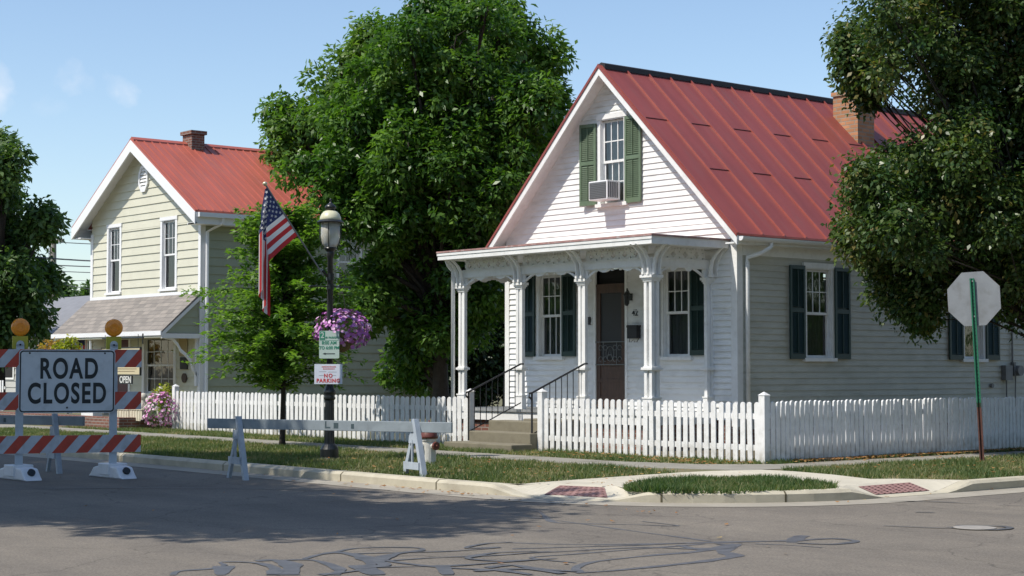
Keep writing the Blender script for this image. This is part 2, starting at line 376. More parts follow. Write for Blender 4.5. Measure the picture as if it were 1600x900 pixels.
def text(body, center, right, up, size, material, parent, name='lettering', offset=0, xs=1.0, spacing=1.0):
    cu = bpy.data.curves.new(name, 'FONT'); cu.body = body; cu.size = size; cu.align_x = 'CENTER'; cu.align_y = 'CENTER'
    cu.offset = offset; cu.extrude = .0015; cu.space_character = spacing
    tmp = bpy.data.objects.new('tmp', cu); COL.objects.link(tmp)
    me = bpy.data.meshes.new_from_object(tmp); bpy.data.objects.remove(tmp); bpy.data.curves.remove(cu)
    r = Vector(right).normalized(); u = Vector(up).normalized(); n = r.cross(u)
    L = WLOC[parent.name]; c = Vector(center) - Vector(L)
    for v in me.vertices:
        p = v.co.copy(); v.co = c + r*(p.x*xs) + u*p.y + n*p.z
    me.materials.clear(); me.materials.append(material); me.update()
    o = bpy.data.objects.new(name, me); COL.objects.link(o); o.parent = parent; WLOC[o.name] = L
    return o

# ================================================================== GROUND
def sheet(name, poly, z, m, kind='structure', label=None):
    b = MB(); b.face([(p[0], p[1], z) for p in poly]); o = b.build(name, m); tag(o, kind=kind); return o
sheet('ground', [(-900, -900), (900, -900), (900, 900), (-900, 900)], -.06, M_SOIL)
rd = MB()
rd.face([(-160, 2.7, 0), (60, 2.7, 0), (60, 12.3, 0), (-160, 12.3, 0)])
rd.face([(-12.1, 12.3, 0), (-2.6, 12.3, 0), (-2.6, 120, 0), (-12.1, 120, 0)])
rd.face([(-12.1, -90, 0), (-2.6, -90, 0), (-2.6, 2.7, 0), (-12.1, 2.7, 0)])
# corner fill behind the rounded kerb
rd.face([(-16, 12.3, 0), (-12.1, 12.3, 0), (-12.1, 18, 0), (-16, 18, 0)])
road = tag(rd.build('road', M_ASPH), kind='structure')

KX0, KX1 = -16.0, -11.95       # kerb arc along the corner (outer line, road side)
def arc_pts(inset):
    """kerb line from far left along the street, round the corner and up the side street"""
    P = [(-150, 12.33+inset), (-60, 12.33+inset)] + [(x, 12.33+inset) for x in np.arange(-40, -15.1, 2.0)]
    P += [(-15.0, 12.36+inset)]
    cx, cy, r = -15.0, 15.36, 3.0
    for a in np.linspace(-90, 0, 15)[1:]:
        # superellipse-ish corner flatter in the middle as in the photo
        rr = r - inset
        P.append((cx + .05 + (rr)*math.cos(R(a)), cy + (rr)*math.sin(R(a))))
    P += [(-11.95-inset, 16.2), (-11.95-inset, 17.5), (-11.92-inset, 20), (-11.9-inset, 30), (-11.9-inset, 60), (-11.9-inset, 118)]
    return P
outer = arc_pts(0); inner = arc_pts(.17)
def kerb_h(p):
    """kerb height drops at the two ramps"""
    x, y = p
    h = .13
    for (rx, ry, half) in ((-14.15, 12.55, .62), (-12.0, 15.95, .62)):
        d = math.hypot(x-rx, y-ry)
        if d < half+.45: h = min(h, .02 + .11*max(0, (d-half)/.45))
    return h
def densify(P, st=.15):
    out = []
    for a, b in zip(P[:-1], P[1:]):
        L = math.hypot(b[0]-a[0], b[1]-a[1])
        n = max(1, int(L/st)) if (L < 6) else 6
        for i in range(n): out.append((a[0]+(b[0]-a[0])*i/n, a[1]+(b[1]-a[1])*i/n))
    out.append(P[-1]); return out
def densify2(P, Q):
    A, B = [], []
    for a, b, c, d in zip(P[:-1], P[1:], Q[:-1], Q[1:]):
        L = math.hypot(b[0]-a[0], b[1]-a[1]); n = max(1, int(L/.15)) if L < 6 else 6
        for i in range(n):
            t = i/n; A.append((a[0]+(b[0]-a[0])*t, a[1]+(b[1]-a[1])*t)); B.append((c[0]+(d[0]-c[0])*t, c[1]+(d[1]-c[1])*t))
    A.append(P[-1]); B.append(Q[-1]); return A, B
OA, IA = densify2(outer, inner)
kb = MB()
for i in range(len(OA)-1):
    h0, h1 = kerb_h(OA[i]), kerb_h(OA[i+1])
    a, b, c, d = OA[i], OA[i+1], IA[i+1], IA[i]
    def lp(p, q, t): return (p[0]+(q[0]-p[0])*t, p[1]+(q[1]-p[1])*t)
    m0, m1 = lp(a, d, .25), lp(b, c, .25)
    kb.face([(*a, -.01), (*b, -.01), (*b, h1*.75), (*a, h0*.75)])
    kb.face([(*a, h0*.75), (*b, h1*.75), (*m1, h1), (*m0, h0)])
    kb.face([(*m0, h0), (*m1, h1), (*c, h1+.003), (*d, h0+.003)])
jm = MB()
for i in [k for k in range(2, len(OA)-2) if any(abs(OA[k][0]-x) < .075 and OA[k][1] < 12.6 for x in (-33.1, -30.1, -27.1, -24.1, -21.1, -18.1, -16.1))] + [min(range(len(OA)), key=lambda k: math.hypot(OA[k][0]-p[0], OA[k][1]-p[1])) for p in ((-13.1, 13.0), (-12.3, 14.1), (-11.93, 18.6), (-11.92, 21.6))]:
    h = kerb_h(OA[i])+.002; a, d = np.array(OA[i]), np.array(IA[i]); t = np.array(OA[i+1])-a; t = t/np.linalg.norm(t)*.011; o_ = (a-d)/np.linalg.norm(a-d)*.002
    m_ = a+(d-a)*.25
    jm.face([(*(a-t+o_), 0), (*(a+t+o_), 0), (*(a+t+o_), h*.75), (*(a-t+o_), h*.75)]); jm.face([(*(a-t+o_), h*.75), (*(a+t+o_), h*.75), (*(m_+t), h), (*(m_-t), h)]); jm.face([(*(m_-t), h), (*(m_+t), h), (*(d+t), h+.003), (*(d-t), h+.003)])
tag(jm.build('kerb_joints', M_SOIL), kind='structure')
kerb = tag(kb.build('kerb', M_KERB, smooth=False), kind='structure')
# gutter pan along the kerb: a pale concrete strip in the road surface
gp = MB(); GA, GB = densify2(arc_pts(-.001), arc_pts(-.42))
for i in range(len(GA)-1):
    if GA[i][0] < -60: continue
    gp.face([(*GB[i], .004), (*GB[i+1], .004), (*GA[i+1], .012), (*GA[i], .012)])
tag(gp.build('gutter', mat('gutter_concrete', (.33, .30, .245), .88, var=.10, vscale=2, bump=.2, bscale=80, dirt=((.2, .175, .14), .6, 1.5))), kind='structure')
# kerb joints (thin dark seams)
# cut look of ramps: concrete apron lying on the turf, sloped down to the road at the ramps
def S(px, py, z=.121): p = onz(px, py, z); return (p[0], p[1])
FS0, FS1 = 15.9, 16.85      # front sidewalk
SS0, SS1 = -15.85, -15.05   # side sidewalk
tag(MB().box(-150, -17.6, FS0, FS1, .02, .122).build('sidewalk', M_CONC_OLD), kind='structure')
tag(MB().box(SS0, SS1, 17.9, 118, .02, .1225).build('sidewalk', M_CONC_OLD), kind='structure')
tag(MB().prism([(-17.62, 15.9), (-17.0, 15.86), (-15.2, 16.6), (-14.95, 17.95), (-15.9, 17.95), (-16.5, 17.2), (-17.62, 16.86)], .02, .1235).build('sidewalk', M_CONC_OLD), kind='structure')

# sidewalk joints
sj = MB()
for x in np.arange(-60, -17.6, 1.5): sj.box(x-.008, x+.008, FS0+.001, FS1-.001, .1222, .1236)
for y in np.arange(18.4, 60, 1.5): sj.box(SS0+.001, SS1-.001, y-.008, y+.008, .1227, .1241)
tag(sj.build('sidewalk_joints', M_SOIL), kind='structure')
# apron: centre walk polygon (flat) + two sloping ramp throats + tactile pads
walk_out = [S(810, 757), S(900, 750), S(1000, 743), S(1060, 739), S(1110, 736.5), S(1190, 734.5), S(1240, 737), S(1300, 742), S(1360, 749), (-12.78, 16.75), (-12.13, 17.15)]
island = [S(975, 763), S(1000, 757.5), S(1045, 753.5), S(1090, 750.5), S(1170, 748.5), S(1220, 751), S(1260, 755), S(1310, 761), (-12.16, 14.75)]
ap = MB()
A = walk_out; Bq = [island[0], island[1], island[1], island[2], island[3], island[4], island[5], island[6], island[7], island[8], island[8]]
for i in range(1, len(A)-3):
    q = [(*A[i], .1265), (*Bq[i], .1265), (*Bq[i+1], .1265), (*A[i+1], .1265)]
    if Bq[i] == Bq[i+1]: q = [q[0], q[1], q[3]]
    ap.face(q)
# the two ramps: zipped between the dropped kerb and the flat walk
def along(P, t):
    P = [np.array(p, float) for p in P]; L = [0]
    for a, b in zip(P[:-1], P[1:]): L.append(L[-1]+np.linalg.norm(b-a))
    d = t*L[-1]
    for k in range(len(P)-1):
        if d <= L[k+1]+1e-9: return P[k]+(P[k+1]-P[k])*((d-L[k])/(L[k+1]-L[k]+1e-12))
    return P[-1]
IH = [(p[0], p[1], kerb_h(p)*1.0+.003) for p in IA]
def kerb_run(p0, p1):
    k0 = min(range(len(IH)), key=lambda k: math.hypot(IH[k][0]-p0[0], IH[k][1]-p0[1])); k1 = min(range(len(IH)), key=lambda k: math.hypot(IH[k][0]-p1[0], IH[k][1]-p1[1]))
    return IH[k0:k1+1]
c_l0 = (-15.3, 12.52, .134); c_l1 = (-13.05, 13.2, .134); c_r0 = (-12.14, 14.8, .134); c_r1 = (-12.13, 17.2, .134)
runL = kerb_run(c_l0, c_l1); runR = kerb_run(c_r0, c_r1); c_l0 = runL[0]; c_l1 = runL[-1]; c_r0 = runR[0]; c_r1 = runR[-1]
backL = [(*walk_out[0], .1265), (-14.72, 13.12, .1265), (-14.1, 13.28, .1265), (*island[0], .1265)]
backR = [(*island[-1], .1265), (-12.44, 15.3, .1265), (-12.60, 16.35, .1265), (*walk_out[-1], .1265)]
def zipper(F, B, n=24):
    for k in range(n):
        a, b = along(F, k/n), along(F, (k+1)/n); c, d = along(B, (k+1)/n), along(B, k/n); ap.face([a, b, c, d])
zipper(runL, backL); zipper(runR, backR)
ap.face([backL[0], backL[1], backL[2], backL[3], (*island[1], .1265), (*walk_out[1], .1265)])
ap.face([(*walk_out[-3], .1265), (*island[-2], .1265), backR[0], backR[1], backR[2], (*walk_out[-2], .1265)]); ap.face([backR[3], (*walk_out[-2], .1265), backR[2]])
def ramp_pad(F, B, t0, t1, k0=.06, k1=.8):
    f0, f1, b0_, b1_ = along(F, t0), along(F, t1), along(B, t0+.0), along(B, t1-.0)
    return [f0+(b0_-f0)*k0, f1+(b1_-f1)*k0, f1+(b1_-f1)*k1, f0+(b0_-f0)*k1]
ap.face([(*walk_out[-4], .1265), (*island[-3], .1265), (*island[-2], .1265), (*walk_out[-3], .1265)]) if False else None
tag(ap.build('sidewalk_apron', M_CONC), kind='structure')
inn = [(float(x), float(y)) for x, y in IA]
left = [p for p in inn if p[0] < -15.35 and p[1] < 12.8]; right = [p for p in inn if p[1] > 17.15]
blk = MB(); blk.face([(x, y, .115) for x, y in left] + [(c_l0[0], c_l0[1], .115)] + [(x, y, .115) for x, y in walk_out] + [(c_r1[0], c_r1[1], .115)] + [(x, y, .115) for x, y in right] + [(-150, 118, .115)])
mid = [p for p in inn if p[0] > c_l1[0]-.1 and p[1] < c_r0[1]]
blk.face([(x, y, .117) for x, y in island[::-1]] + [(x, y, .117) for x, y in mid])
tag(blk.build('lawn', M_TURF), kind='structure')
def pad(q, name):
    b = MB(); q = [np.array(a)+[0, 0, .007] for a in q]; b.face(q)
    for i in range(9):
        for j in range(6):
            u, v = (i+.5)/9, (j+.5)/6
            p = (q[0]*(1-u)+q[1]*u)*(1-v) + (q[3]*(1-u)+q[2]*u)*v
            b.box(p[0]-.018, p[0]+.018, p[1]-.018, p[1]+.018, p[2]+.0005, p[2]+.003)
    return b.build(name, M_TACT)
tag(pad(ramp_pad(runL, backL, .34, .68), 'tactile_pad'), kind='structure')
tag(pad(ramp_pad(runR, backR, .30, .70), 'tactile_pad'), kind='structure')
# the blocks across the street (mostly out of view)
for poly in ([(-150, -88), (-12.3, -88), (-12.3, 2.5), (-150, 2.5)], [(-2.4, 12.5), (120, 12.5), (120, 118), (-2.4, 118)]):
    tag(MB().prism(poly, -.03, .12).build('lawn', M_TURF), kind='structure')
tag(MB().prism([(-26, 18.9), (-15.9, 18.9), (-15.9, 60), (-26, 60)], .118, .13).build('soil_bed', M_SOIL), kind='structure')

# tar crack sealing, laid flat on the asphalt
def strip(mb, P, w, z):
    P = [np.array(p) for p in P]
    # smooth (catmull-rom)
    Q, W = [], []
    n = len(P); ww = w if isinstance(w, (list, tuple)) else [w]*n
    for i in range(n-1):
        p0, p1, p2, p3 = P[max(i-1, 0)], P[i], P[i+1], P[min(i+2, n-1)]
        for t in np.linspace(0, 1, 9)[:-1]:
            Q.append(.5*((2*p1)+(-p0+p2)*t+(2*p0-5*p1+4*p2-p3)*t*t+(-p0+3*p1-3*p2+p3)*t**3)); W.append(ww[i]*(1-t)+ww[i+1]*t)
    Q.append(P[-1]); W.append(ww[-1])
    base = len(mb.v)
    for i, q in enumerate(Q):
        d = Q[min(i+1, len(Q)-1)]-Q[max(i-1, 0)]; d = d/(np.linalg.norm(d)+1e-9); nn = np.array([-d[1], d[0]])
        k = W[i]*(1+.22*math.sin(i*.55)+.1*math.sin(i*1.3))/2
        mb.v.append((*(q+nn*k), z+.00005*i)); mb.v.append((*(q-nn*k), z+.00005*i))
    for i in range(len(Q)-1):
        mb.f.append((base+2*i, base+2*i+1, base+2*i+3, base+2*i+2)); mb.m.append(0)
tar_lines = [
 ([(750, 799), (860, 812), (960, 826), (1050, 838), (1110, 846)], [.05, .04, .05, .05, .08]),
 ([(800, 797), (840, 799), (862, 815), (900, 818), (985, 820), (1060, 822), (1003, 815)], [.04, .03, .09, .05, .04, .05, .03]),
 ([(790, 848), (900, 851), (1020, 850), (1110, 848), (1200, 846), (1245, 845), (1300, 842), (1338, 846), (1300, 851), (1245, 849)], [.05, .06, .08, .12, .09, .12, .09, .10, .09, .05]),
 ([(1235, 848), (1246, 840), (1256, 838), (1248, 846)], [.08, .2, .12, .05]),
 ([(1180, 850), (1230, 852), (1285, 856)], [.06, .04, .03]),
 ([(1150, 850), (1130, 862), (1148, 869), (1110, 876), (1060, 882), (960, 892), (900, 896)], [.12, .2, .16, .12, .12, .06, .05]),
 ([(1140, 852), (1090, 862), (1020, 868), (930, 878), (900, 888), (910, 896)], [.1, .14, .08, .06, .12, .06]),
 ([(1100, 850), (1000, 858), (900, 866), (830, 872), (900, 880)], [.06, .05, .05, .05, .05]),
 ([(800, 858), (900, 855), (1000, 852), (1070, 849)], [.05, .05, .05, .05]),
 ([(800, 866), (880, 862), (1000, 856), (1080, 858), (1150, 856)], [.05, .05, .05, .09, .09]),
 ([(1060, 852), (1100, 860), (1140, 854), (1120, 850)], [.07, .1, .12, .07]),
 ([(270, 899), (280, 893), (330, 889), (350, 884), (345, 879), (380, 879), (410, 882), (430, 890), (425, 899)], [.05, .07, .07, .05, .04, .05, .08, .14, .12]),
 ([(350, 885), (345, 899)], [.2, .1]), ([(400, 877), (430, 876), (455, 884), (450, 899)], [.08, .14, .2, .22]),
 ([(440, 876), (490, 876), (530, 890), (520, 899)], [.05, .08, .12, .14]),
 ([(475, 874), (500, 867), (530, 864), (570, 872), (580, 882), (560, 892), (500, 899)], [.05, .08, .12, .2, .14, .06, .12]),
 ([(520, 864), (560, 857), (640, 856), (660, 860), (620, 866), (590, 876), (600, 884), (560, 890)], [.05, .06, .05, .06, .12, .2, .12, .09]),
 ([(540, 866), (620, 864), (700, 862), (780, 856), (728, 857), (760, 850), (800, 848)], [.05, .05, .05, .06, .06, .06, .05]),
 ([(590, 878), (680, 872), (780, 868), (860, 862)], [.05, .05, .05, .05]),
 ([(600, 876), (640, 882), (700, 888), (780, 892), (830, 899)], [.05, .1, .06, .1, .09]),
 ([(560, 888), (640, 886), (720, 884), (800, 878), (870, 873)], [.05, .05, .09, .07, .05]),
 ([(560, 884), (590, 899)], [.2, .2]), ([(690, 884), (700, 899)], [.12, .14]),
 ([(735, 870), (780, 864), (840, 862)], [.1, .06, .04]), ([(760, 888), (800, 884), (840, 890), (900, 894)], [.1, .09, .12, .07]),
 ([(760, 868), (730, 873), (770, 877), (830, 876)], [.05, .09, .05, .05]),
 ([(740, 893), (820, 890), (880, 897)], [.1, .1, .1]),
 ([(1380, 822), (1480, 826), (1505, 822), (1560, 823), (1578, 826), (1550, 829), (1500, 826), (1478, 824)], [.03, .06, .08, .06, .12, .06, .05, .03]),
 ([(1430, 801), (1460, 801.5)], [.05, .08]),
 ([(1390, 784), (1440, 784), (1490, 786), (1530, 788)], [.03, .07, .06, .02]),
 ([(0, 764), (300, 763), (560, 768), (760, 776)], [.04, .05, .04, .03]),
 ([(1560, 790), (1640, 792)], [.02, .04]),
]
tm = MB()
for i, (P, wd) in enumerate(tar_lines):
    strip(tm, [onz(a, b, 0)[:2] for a, b in P], [x*.74 for x in wd], .0012+.0002*i)
tag(tm.build('tar_seams', M_TAR), kind='structure')
# pale asphalt patch inside the tar loop on the right, built as a low disc
mh = MB(); c = onz(1523, 826, 0); mh.lathe([(.19, 0), (.19, .004), (.16, .006), (.01, .006)], (c[0], c[1], .008), 24)
tag(mh.build('asphalt_patch', mat('patch_grey', (.30, .28, .25), .85, var=.2, vscale=20), loc=(c[0], c[1], 0)), 'small round pale asphalt patch inside a loop of tar', 'asphalt patch')

# ================================================================== GRASS
def grass(name, polys, n, h, tints, seed):
    rng = np.random.default_rng(seed); V = []; T = []
    for poly, cnt in polys:
        P = np.array(poly); lo = P.min(0); hi = P.max(0); pts = []
        while len(pts) < cnt:
            c = rng.uniform(lo, hi, (cnt*2, 2)); ins = np.zeros(len(c), bool); j = len(P)-1
            for i in range(len(P)):
                xi, yi = P[i]; xj, yj = P[j]
                cond = ((yi > c[:, 1]) != (yj > c[:, 1])) & (c[:, 0] < (xj-xi)*(c[:, 1]-yi)/(yj-yi+1e-12)+xi); ins ^= cond; j = i
            pts += list(c[ins])
        pts = np.array(pts[:cnt])
        V.append(pts)
    X = np.concatenate(V); m = len(X)
    kk = np.sin(X[:, 0]*2.9+2)*np.sin(X[:, 1]*3.7+1)+.7*np.sin(X[:, 0]*7.3-X[:, 1]*5.1)+.5*np.sin(X[:, 0]*13.1+X[:, 1]*11.7)
    X = X[rng.random(m) < np.clip(1.0-.42*(kk+.2), .22, 1)]; m = len(X)
    k = np.sin(X[:, 0]*1.7+1)*np.sin(X[:, 1]*2.3+.5)+.6*np.sin(X[:, 0]*4.1+X[:, 1]*3.3)
    hh = h*(rng.uniform(.45, 1.15, m))*(1+.25*np.tanh(k)); a = rng.uniform(0, 2*np.pi, m); wd = rng.uniform(.004, .009, m)*1.3
    lean = rng.normal(0, .45, (m, 2))*hh[:, None]
    b0 = np.stack([X[:, 0]-np.cos(a)*wd, X[:, 1]-np.sin(a)*wd, np.full(m, .112)], 1)
    b1 = np.stack([X[:, 0]+np.cos(a)*wd, X[:, 1]+np.sin(a)*wd, np.full(m, .112)], 1)
    tp = np.stack([X[:, 0]+lean[:, 0], X[:, 1]+lean[:, 1], .112+hh], 1)
    VV = np.concatenate([b0, b1, tp]); F = np.stack([np.arange(m), np.arange(m)+m, np.arange(m)+2*m], 1)
    tint = np.clip(.52-.20*k+rng.normal(0, .30, m), 0, 1)
    o = raw_mesh(name, VV, F, tints, tint=tint); return tag(o, kind='stuff')
M_GRASS = leaf_mat('grass_blade', (.055, .105, .03), (.17, .19, .075), (.32, .26, .15), trans=.3, rough=.6)
front_strip = [(-36, 12.52), (-15.3, 12.55), walk_out[0], walk_out[1], walk_out[2], walk_out[3], (-17.0, 15.84), (-36, 15.88)]
grass('grass', [(front_strip, 95000), ([(-36, 16.87), (-17.6, 16.88), (-16.55, 17.3), (-15.95, 18.0), (-15.95, 18.3), (-36, 18.3)], 34000),
                ([(-15.03, 17.8), (-14.9, 17.0), walk_out[6], walk_out[7], walk_out[8], walk_out[9], walk_out[10], (-12.14, 17.3), (-12.12, 30), (-15.03, 30)], 62000),
                ([(-16.45, 18.0), (-15.87, 18.0), (-15.87, 30), (-16.45, 30)], 16000)], 0, .065, M_GRASS, 3)
cur = [(-13.12, 12.98), (-12.85, 13.2), (-12.55, 13.55), (-12.35, 13.95), (-12.2, 14.4), (-12.14, 14.85)]
grass('grass', [(island + cur[::-1] + [(-13.5, 12.9)], 22000)], 0, .085, leaf_mat('lush_grass', (.04, .09, .025), (.11, .16, .05), (.22, .21, .10), trans=.3, rough=.6), 4)
M_LITTER = leaf_mat('dry_leaf', (.26, .11, .035), (.40, .21, .08), (.46, .34, .13), trans=.2, rough=.8)
def litter(name, pts, s, seed):
    rng = np.random.default_rng(seed); m = len(pts); a = rng.uniform(0, 6.28, m); L = rng.uniform(.5, 1.2, m)*s
    dz = rng.uniform(-.012, .02, (m, 2)); c, q = np.cos(a), np.sin(a)
    z = pts[:, 2]
    v0 = np.stack([pts[:, 0]-c*L, pts[:, 1]-q*L, z+.004+abs(dz[:, 0])], 1); v2 = np.stack([pts[:, 0]+c*L, pts[:, 1]+q*L, z+.004+abs(dz[:, 1])], 1)
    v1 = np.stack([pts[:, 0]-q*L*.5, pts[:, 1]+c*L*.5, z+.01+0*a], 1); v3 = np.stack([pts[:, 0]+q*L*.5, pts[:, 1]-c*L*.5, z+.006+0*a], 1)
    V = np.concatenate([v0, v1, v2, v3]); i = np.arange(m); F = np.stack([i, i+m, i+2*m, i+3*m], 1)
    return tag(raw_mesh(name, V, F, M_LITTER, tint=rng.uniform(0, 1, m)), kind='stuff')
rng = np.random.default_rng(5)
lp_ = []
def scatter(n, x0, x1, y0, y1, z): lp_.append(np.stack([rng.uniform(x0, x1, n), rng.uniform(y0, y1, n), np.full(n, z)], 1))
n = 1700; y = rng.uniform(18.5, 27, n); lp_.append(np.stack([-15.93+rng.exponential(.12, n)*np.where(rng.random(n) < .7, -1, 1)*.7, y, np.full(n, .15)], 1))
scatter(260, -15.8, -12.3, 17.6, 26, .15); scatter(160, -22, -13.5, 12.8, 15.8, .15); scatter(130, -20, -16.2, 17, 17.9, .15)
scatter(60, -17.6, -16.0, 17, 17.9, .14); scatter(40, -20, -12, 11.9, 12.3, .01); scatter(26, -22, -8, 8, 12, .006); scatter(30, -17, -15, 12.1, 12.33, .012)
scatter(40, -12.3, -11.4, 14, 24, .01)
litter('fallen_leaves', np.concatenate(lp_), .035, 9)

# ================================================================== HOUSE HELPERS
def siding(mb, v0, v1, uL, uR, openings, e, mi=0, lip=.02):
    """clapboards in frame coords: rows of exposure e; uL/uR functions of v"""
    v = v0
    while v < v1-1e-6:
        t = min(v+e, v1)
        br = sorted(set([v, t] + [x for o in openings for x in (o[2], o[3]) if v < x < t]))
        for a, b in zip(br[:-1], br[1:]):
            mid = (a+b)/2; na = lip-(lip-.004)*(a-v)/e; nb = lip-(lip-.004)*(b-v)/e
            cuts = sorted([(o[0], o[1]) for o in openings if o[2] < mid < o[3]])
            la, lb, ra, rb = uL(a), uL(b), uR(a), uR(b)
            if ra-la < .01: continue
            segs = []; x0a, x0b = la, lb
            for c0, c1 in cuts: segs.append((x0a, x0b, c0, c0)); x0a = x0b = c1
            segs.append((x0a, x0b, ra, rb))
            for s0a, s0b, s1a, s1b in segs:
                if s1b < s0b: s1b = s0b = (s1b+s0b)/2
                mb.face([(s0a, a, na), (s1a, a, na), (s1b, b, nb), (s0b, b, nb)], mi)
                if a == v: mb.face([(s0a, a, .004), (s1a, a, .004), (s1a, a, na), (s0a, a, na)], mi)
        v = t
def window(fr, u0, u1, v0, v1, house, trim, cas=.07, up=(3, 2), low=(1, 1), curtain=None, depth=.07, name='window', sill=True, head=.09, mun=.016, split=.5):
    """u0..v1 is the outer edge of the casing"""
    b = MB(fr)
    b.box(u0, u0+cas, v0, v1, .0, .034); b.box(u1-cas, u1, v0, v1, .0, .034)
    b.box(u0-.015, u1+.015, v1, v1+head, .0, .045); b.box(u0+cas, u1-cas, v1-.02, v1, .0, .03)
    # reveals
    a0, a1, b0, b1 = u0+cas, u1-cas, v0+.02, v1-.02
    b.box(a0-.004, a0+.012, b0, b1, -depth, .003); b.box(a1-.012, a1+.004, b0, b1, -depth, .003)
    W = b.build(name, trim, house)
    if sill:
        MB(fr).box(u0-.03, u1+.03, v0-.04, v0+.02, -.05, .075).build('sill', trim, W)
    s = MB(fr); vm = b0+(b1-b0)*split; a0 += .012; a1 -= .012
    for (lo, hi, nn, (cx, cy)) in ((vm-.018, b1, -.03, up), (b0, vm+.018, -.055, low)):
        s.box(a0, a0+.04, lo, hi, nn-.02, nn); s.box(a1-.04, a1, lo, hi, nn-.02, nn)
        s.box(a0+.04, a1-.04, hi-.038, hi, nn-.02, nn-.001); s.box(a0+.04, a1-.04, lo, lo+.045, nn-.02, nn-.001)
        for i in range(1, cx):
            x = a0+.04+(a1-a0-.08)*i/cx; s.box(x-mun/2, x+mun/2, lo+.045, hi-.038, nn-.016, nn-.003)
        for i in range(1, cy):
            y = lo+.045+(hi-lo-.083)*i/cy; s.box(a0+.04, a1-.04, y-mun/2, y+mun/2, nn-.0165, nn-.0035)
    s.build('sash', trim, W)
    g = MB(fr); g.face([(a0+.03, vm, -.041), (a1-.03, vm, -.041), (a1-.03, b1-.02, -.041), (a0+.03, b1-.02, -.041)])
    g.face([(a0+.03, b0+.02, -.066), (a1-.03, b0+.02, -.066), (a1-.03, vm, -.066), (a0+.03, vm, -.066)]); g.build('pane', M_GLASS, W)
    if curtain is not None:
        c = MB(fr); n = 26
        for i in range(n):
            x0 = a0-.05+(a1-a0+.1)*i/n; x1 = a0-.05+(a1-a0+.1)*(i+1)/n
            z0 = -.16+.02*math.sin(i*1.9); z1 = -.16+.02*math.sin((i+1)*1.9)
            c.face([(x0, b0-.03, z0), (x1, b0-.03, z1), (x1, b1+.03, z1), (x0, b1+.03, z0)])
        c.build('curtain', curtain, W)
    # dark room box behind
    d = MB(fr); d.box(a0-.15, a1+.15, b0-.1, b1+.1, -.9, -.3)
    d.build('room_shade', M_DARK, W)
    return W
def shutter(fr, u0, u1, v0, v1, house, m, label=None, swing=0):
    """louvred shutter; swing degrees about its inner edge"""
    w_ = u1-u0
    if swing:
        a = R(swing); piv = fr.w(u1 if swing < 0 else u0, 0, .03)
        if swing < 0:   # hinge on right edge u1, opens outwards on its left
            r = fr.r*math.cos(a)+fr.n*math.sin(a); f2 = Fr(piv - r*w_, r, fr.u, np.cross(r, fr.u))
        else:
            r = fr.r*math.cos(a)+fr.n*math.sin(a); f2 = Fr(piv, r, fr.u, np.cross(r, fr.u))
        u0, u1 = 0, w_; off = 0
    else: f2 = fr; off = .036
    b = MB(f2); st = .045; h = v1-v0; vm = v0+h*.52
    b.box(u0, u0+st, v0, v1, off, off+.03); b.box(u1-st, u1, v0, v1, off, off+.03)
    for (a, c) in ((v0, v0+.09), (vm-.035, vm+.035), (v1-.06, v1)): b.box(u0+st, u1-st, a, c, off, off+.029)
    b.box((u0+u1)/2-.006, (u0+u1)/2+.006, v0+.1, vm-.04, off+.024, off+.036); b.box((u0+u1)/2-.006, (u0+u1)/2+.006, vm+.04, v1-.07, off+.024, off+.036)
    y = v0+.1
    while y < v1-.07:
        if not (vm-.06 < y < vm+.035):
            b.face([(u0+st, y, off+.026), (u1-st, y, off+.026), (u1-st, y+.03, off+.004), (u0+st, y+.03, off+.004)])
            b.face([(u0+st, y+.004, off+.026), (u0+st, y+.034, off+.004), (u1-st, y+.034, off+.004), (u1-st, y+.004, off+.026)])
        y += .034
    b.box(u0+st, u1-st, v0+.09, v1-.06, off, off+.003)
    o = b.build('shutter', m, house)
    if label: o['label'] = label
    return o
def bitmap_panel(mb, u0, v0, cell, grid, n0, n1):
    """grid[row][col] True = solid; emits merged runs with thickness"""
    rows = len(grid)
    for r in range(rows):
        row = grid[r]; c = 0; N = len(row)
        while c < N:
            if row[c]:
                s = c
                while c < N and row[c]: c += 1
                mb.box(u0+s*cell, u0+c*cell, v0+r*cell, v0+(r+1)*cell, n0, n1)
            else: c += 1

# ================================================================== WHITE HOUSE
HX0, HX1, HY0, HY1 = -24.8, -18.95, 20.6, 31.2
HC = (HX0+HX1)/2; EZ = 3.42; SL = .975; APZ = EZ+(HX1-HC)*SL   # wall apex
ROOF_TOP = 6.77
WH = thing('white_house', 'white clapboard house with steep red metal roof, gingerbread porch and green shutters on the corner', 'house', (HC, HY0, .12))
ff = front(HY0); fs = side(HX1)
gw = (-22.24, -21.50, 4.33, 5.85)                     # gable window casing
w1 = (-23.92, -23.18, 1.64, 3.16); w2 = (-20.68, -19.96, 1.62, 3.14)
door = (-22.36, -21.50, .74, 3.24)
b = MB(ff); ops = [(o[0]+.03, o[1]-.03, o[2]+.0, o[3]-.01) for o in (gw, w1, w2, door)]
GZ = ROOF_TOP-.075-(HX1-HC)*SL
siding(b, .6, GZ, lambda v: HX0, lambda v: HX1, ops, .102, lip=.028)
siding(b, GZ, GZ+(HX1-HC)*SL, lambda v: HX0+(v-GZ)/SL, lambda v: HX1-(v-GZ)/SL, ops, .102)
b.build('wall', M_WSIDE, WH)
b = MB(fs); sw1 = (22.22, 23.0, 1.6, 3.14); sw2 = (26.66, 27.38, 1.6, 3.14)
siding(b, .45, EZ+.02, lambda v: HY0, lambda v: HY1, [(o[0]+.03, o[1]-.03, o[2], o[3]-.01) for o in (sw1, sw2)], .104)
sw = b.build('wall', M_WSIDE2, WH); sw['label'] = 'dingy side wall with shade darkened into its siding'
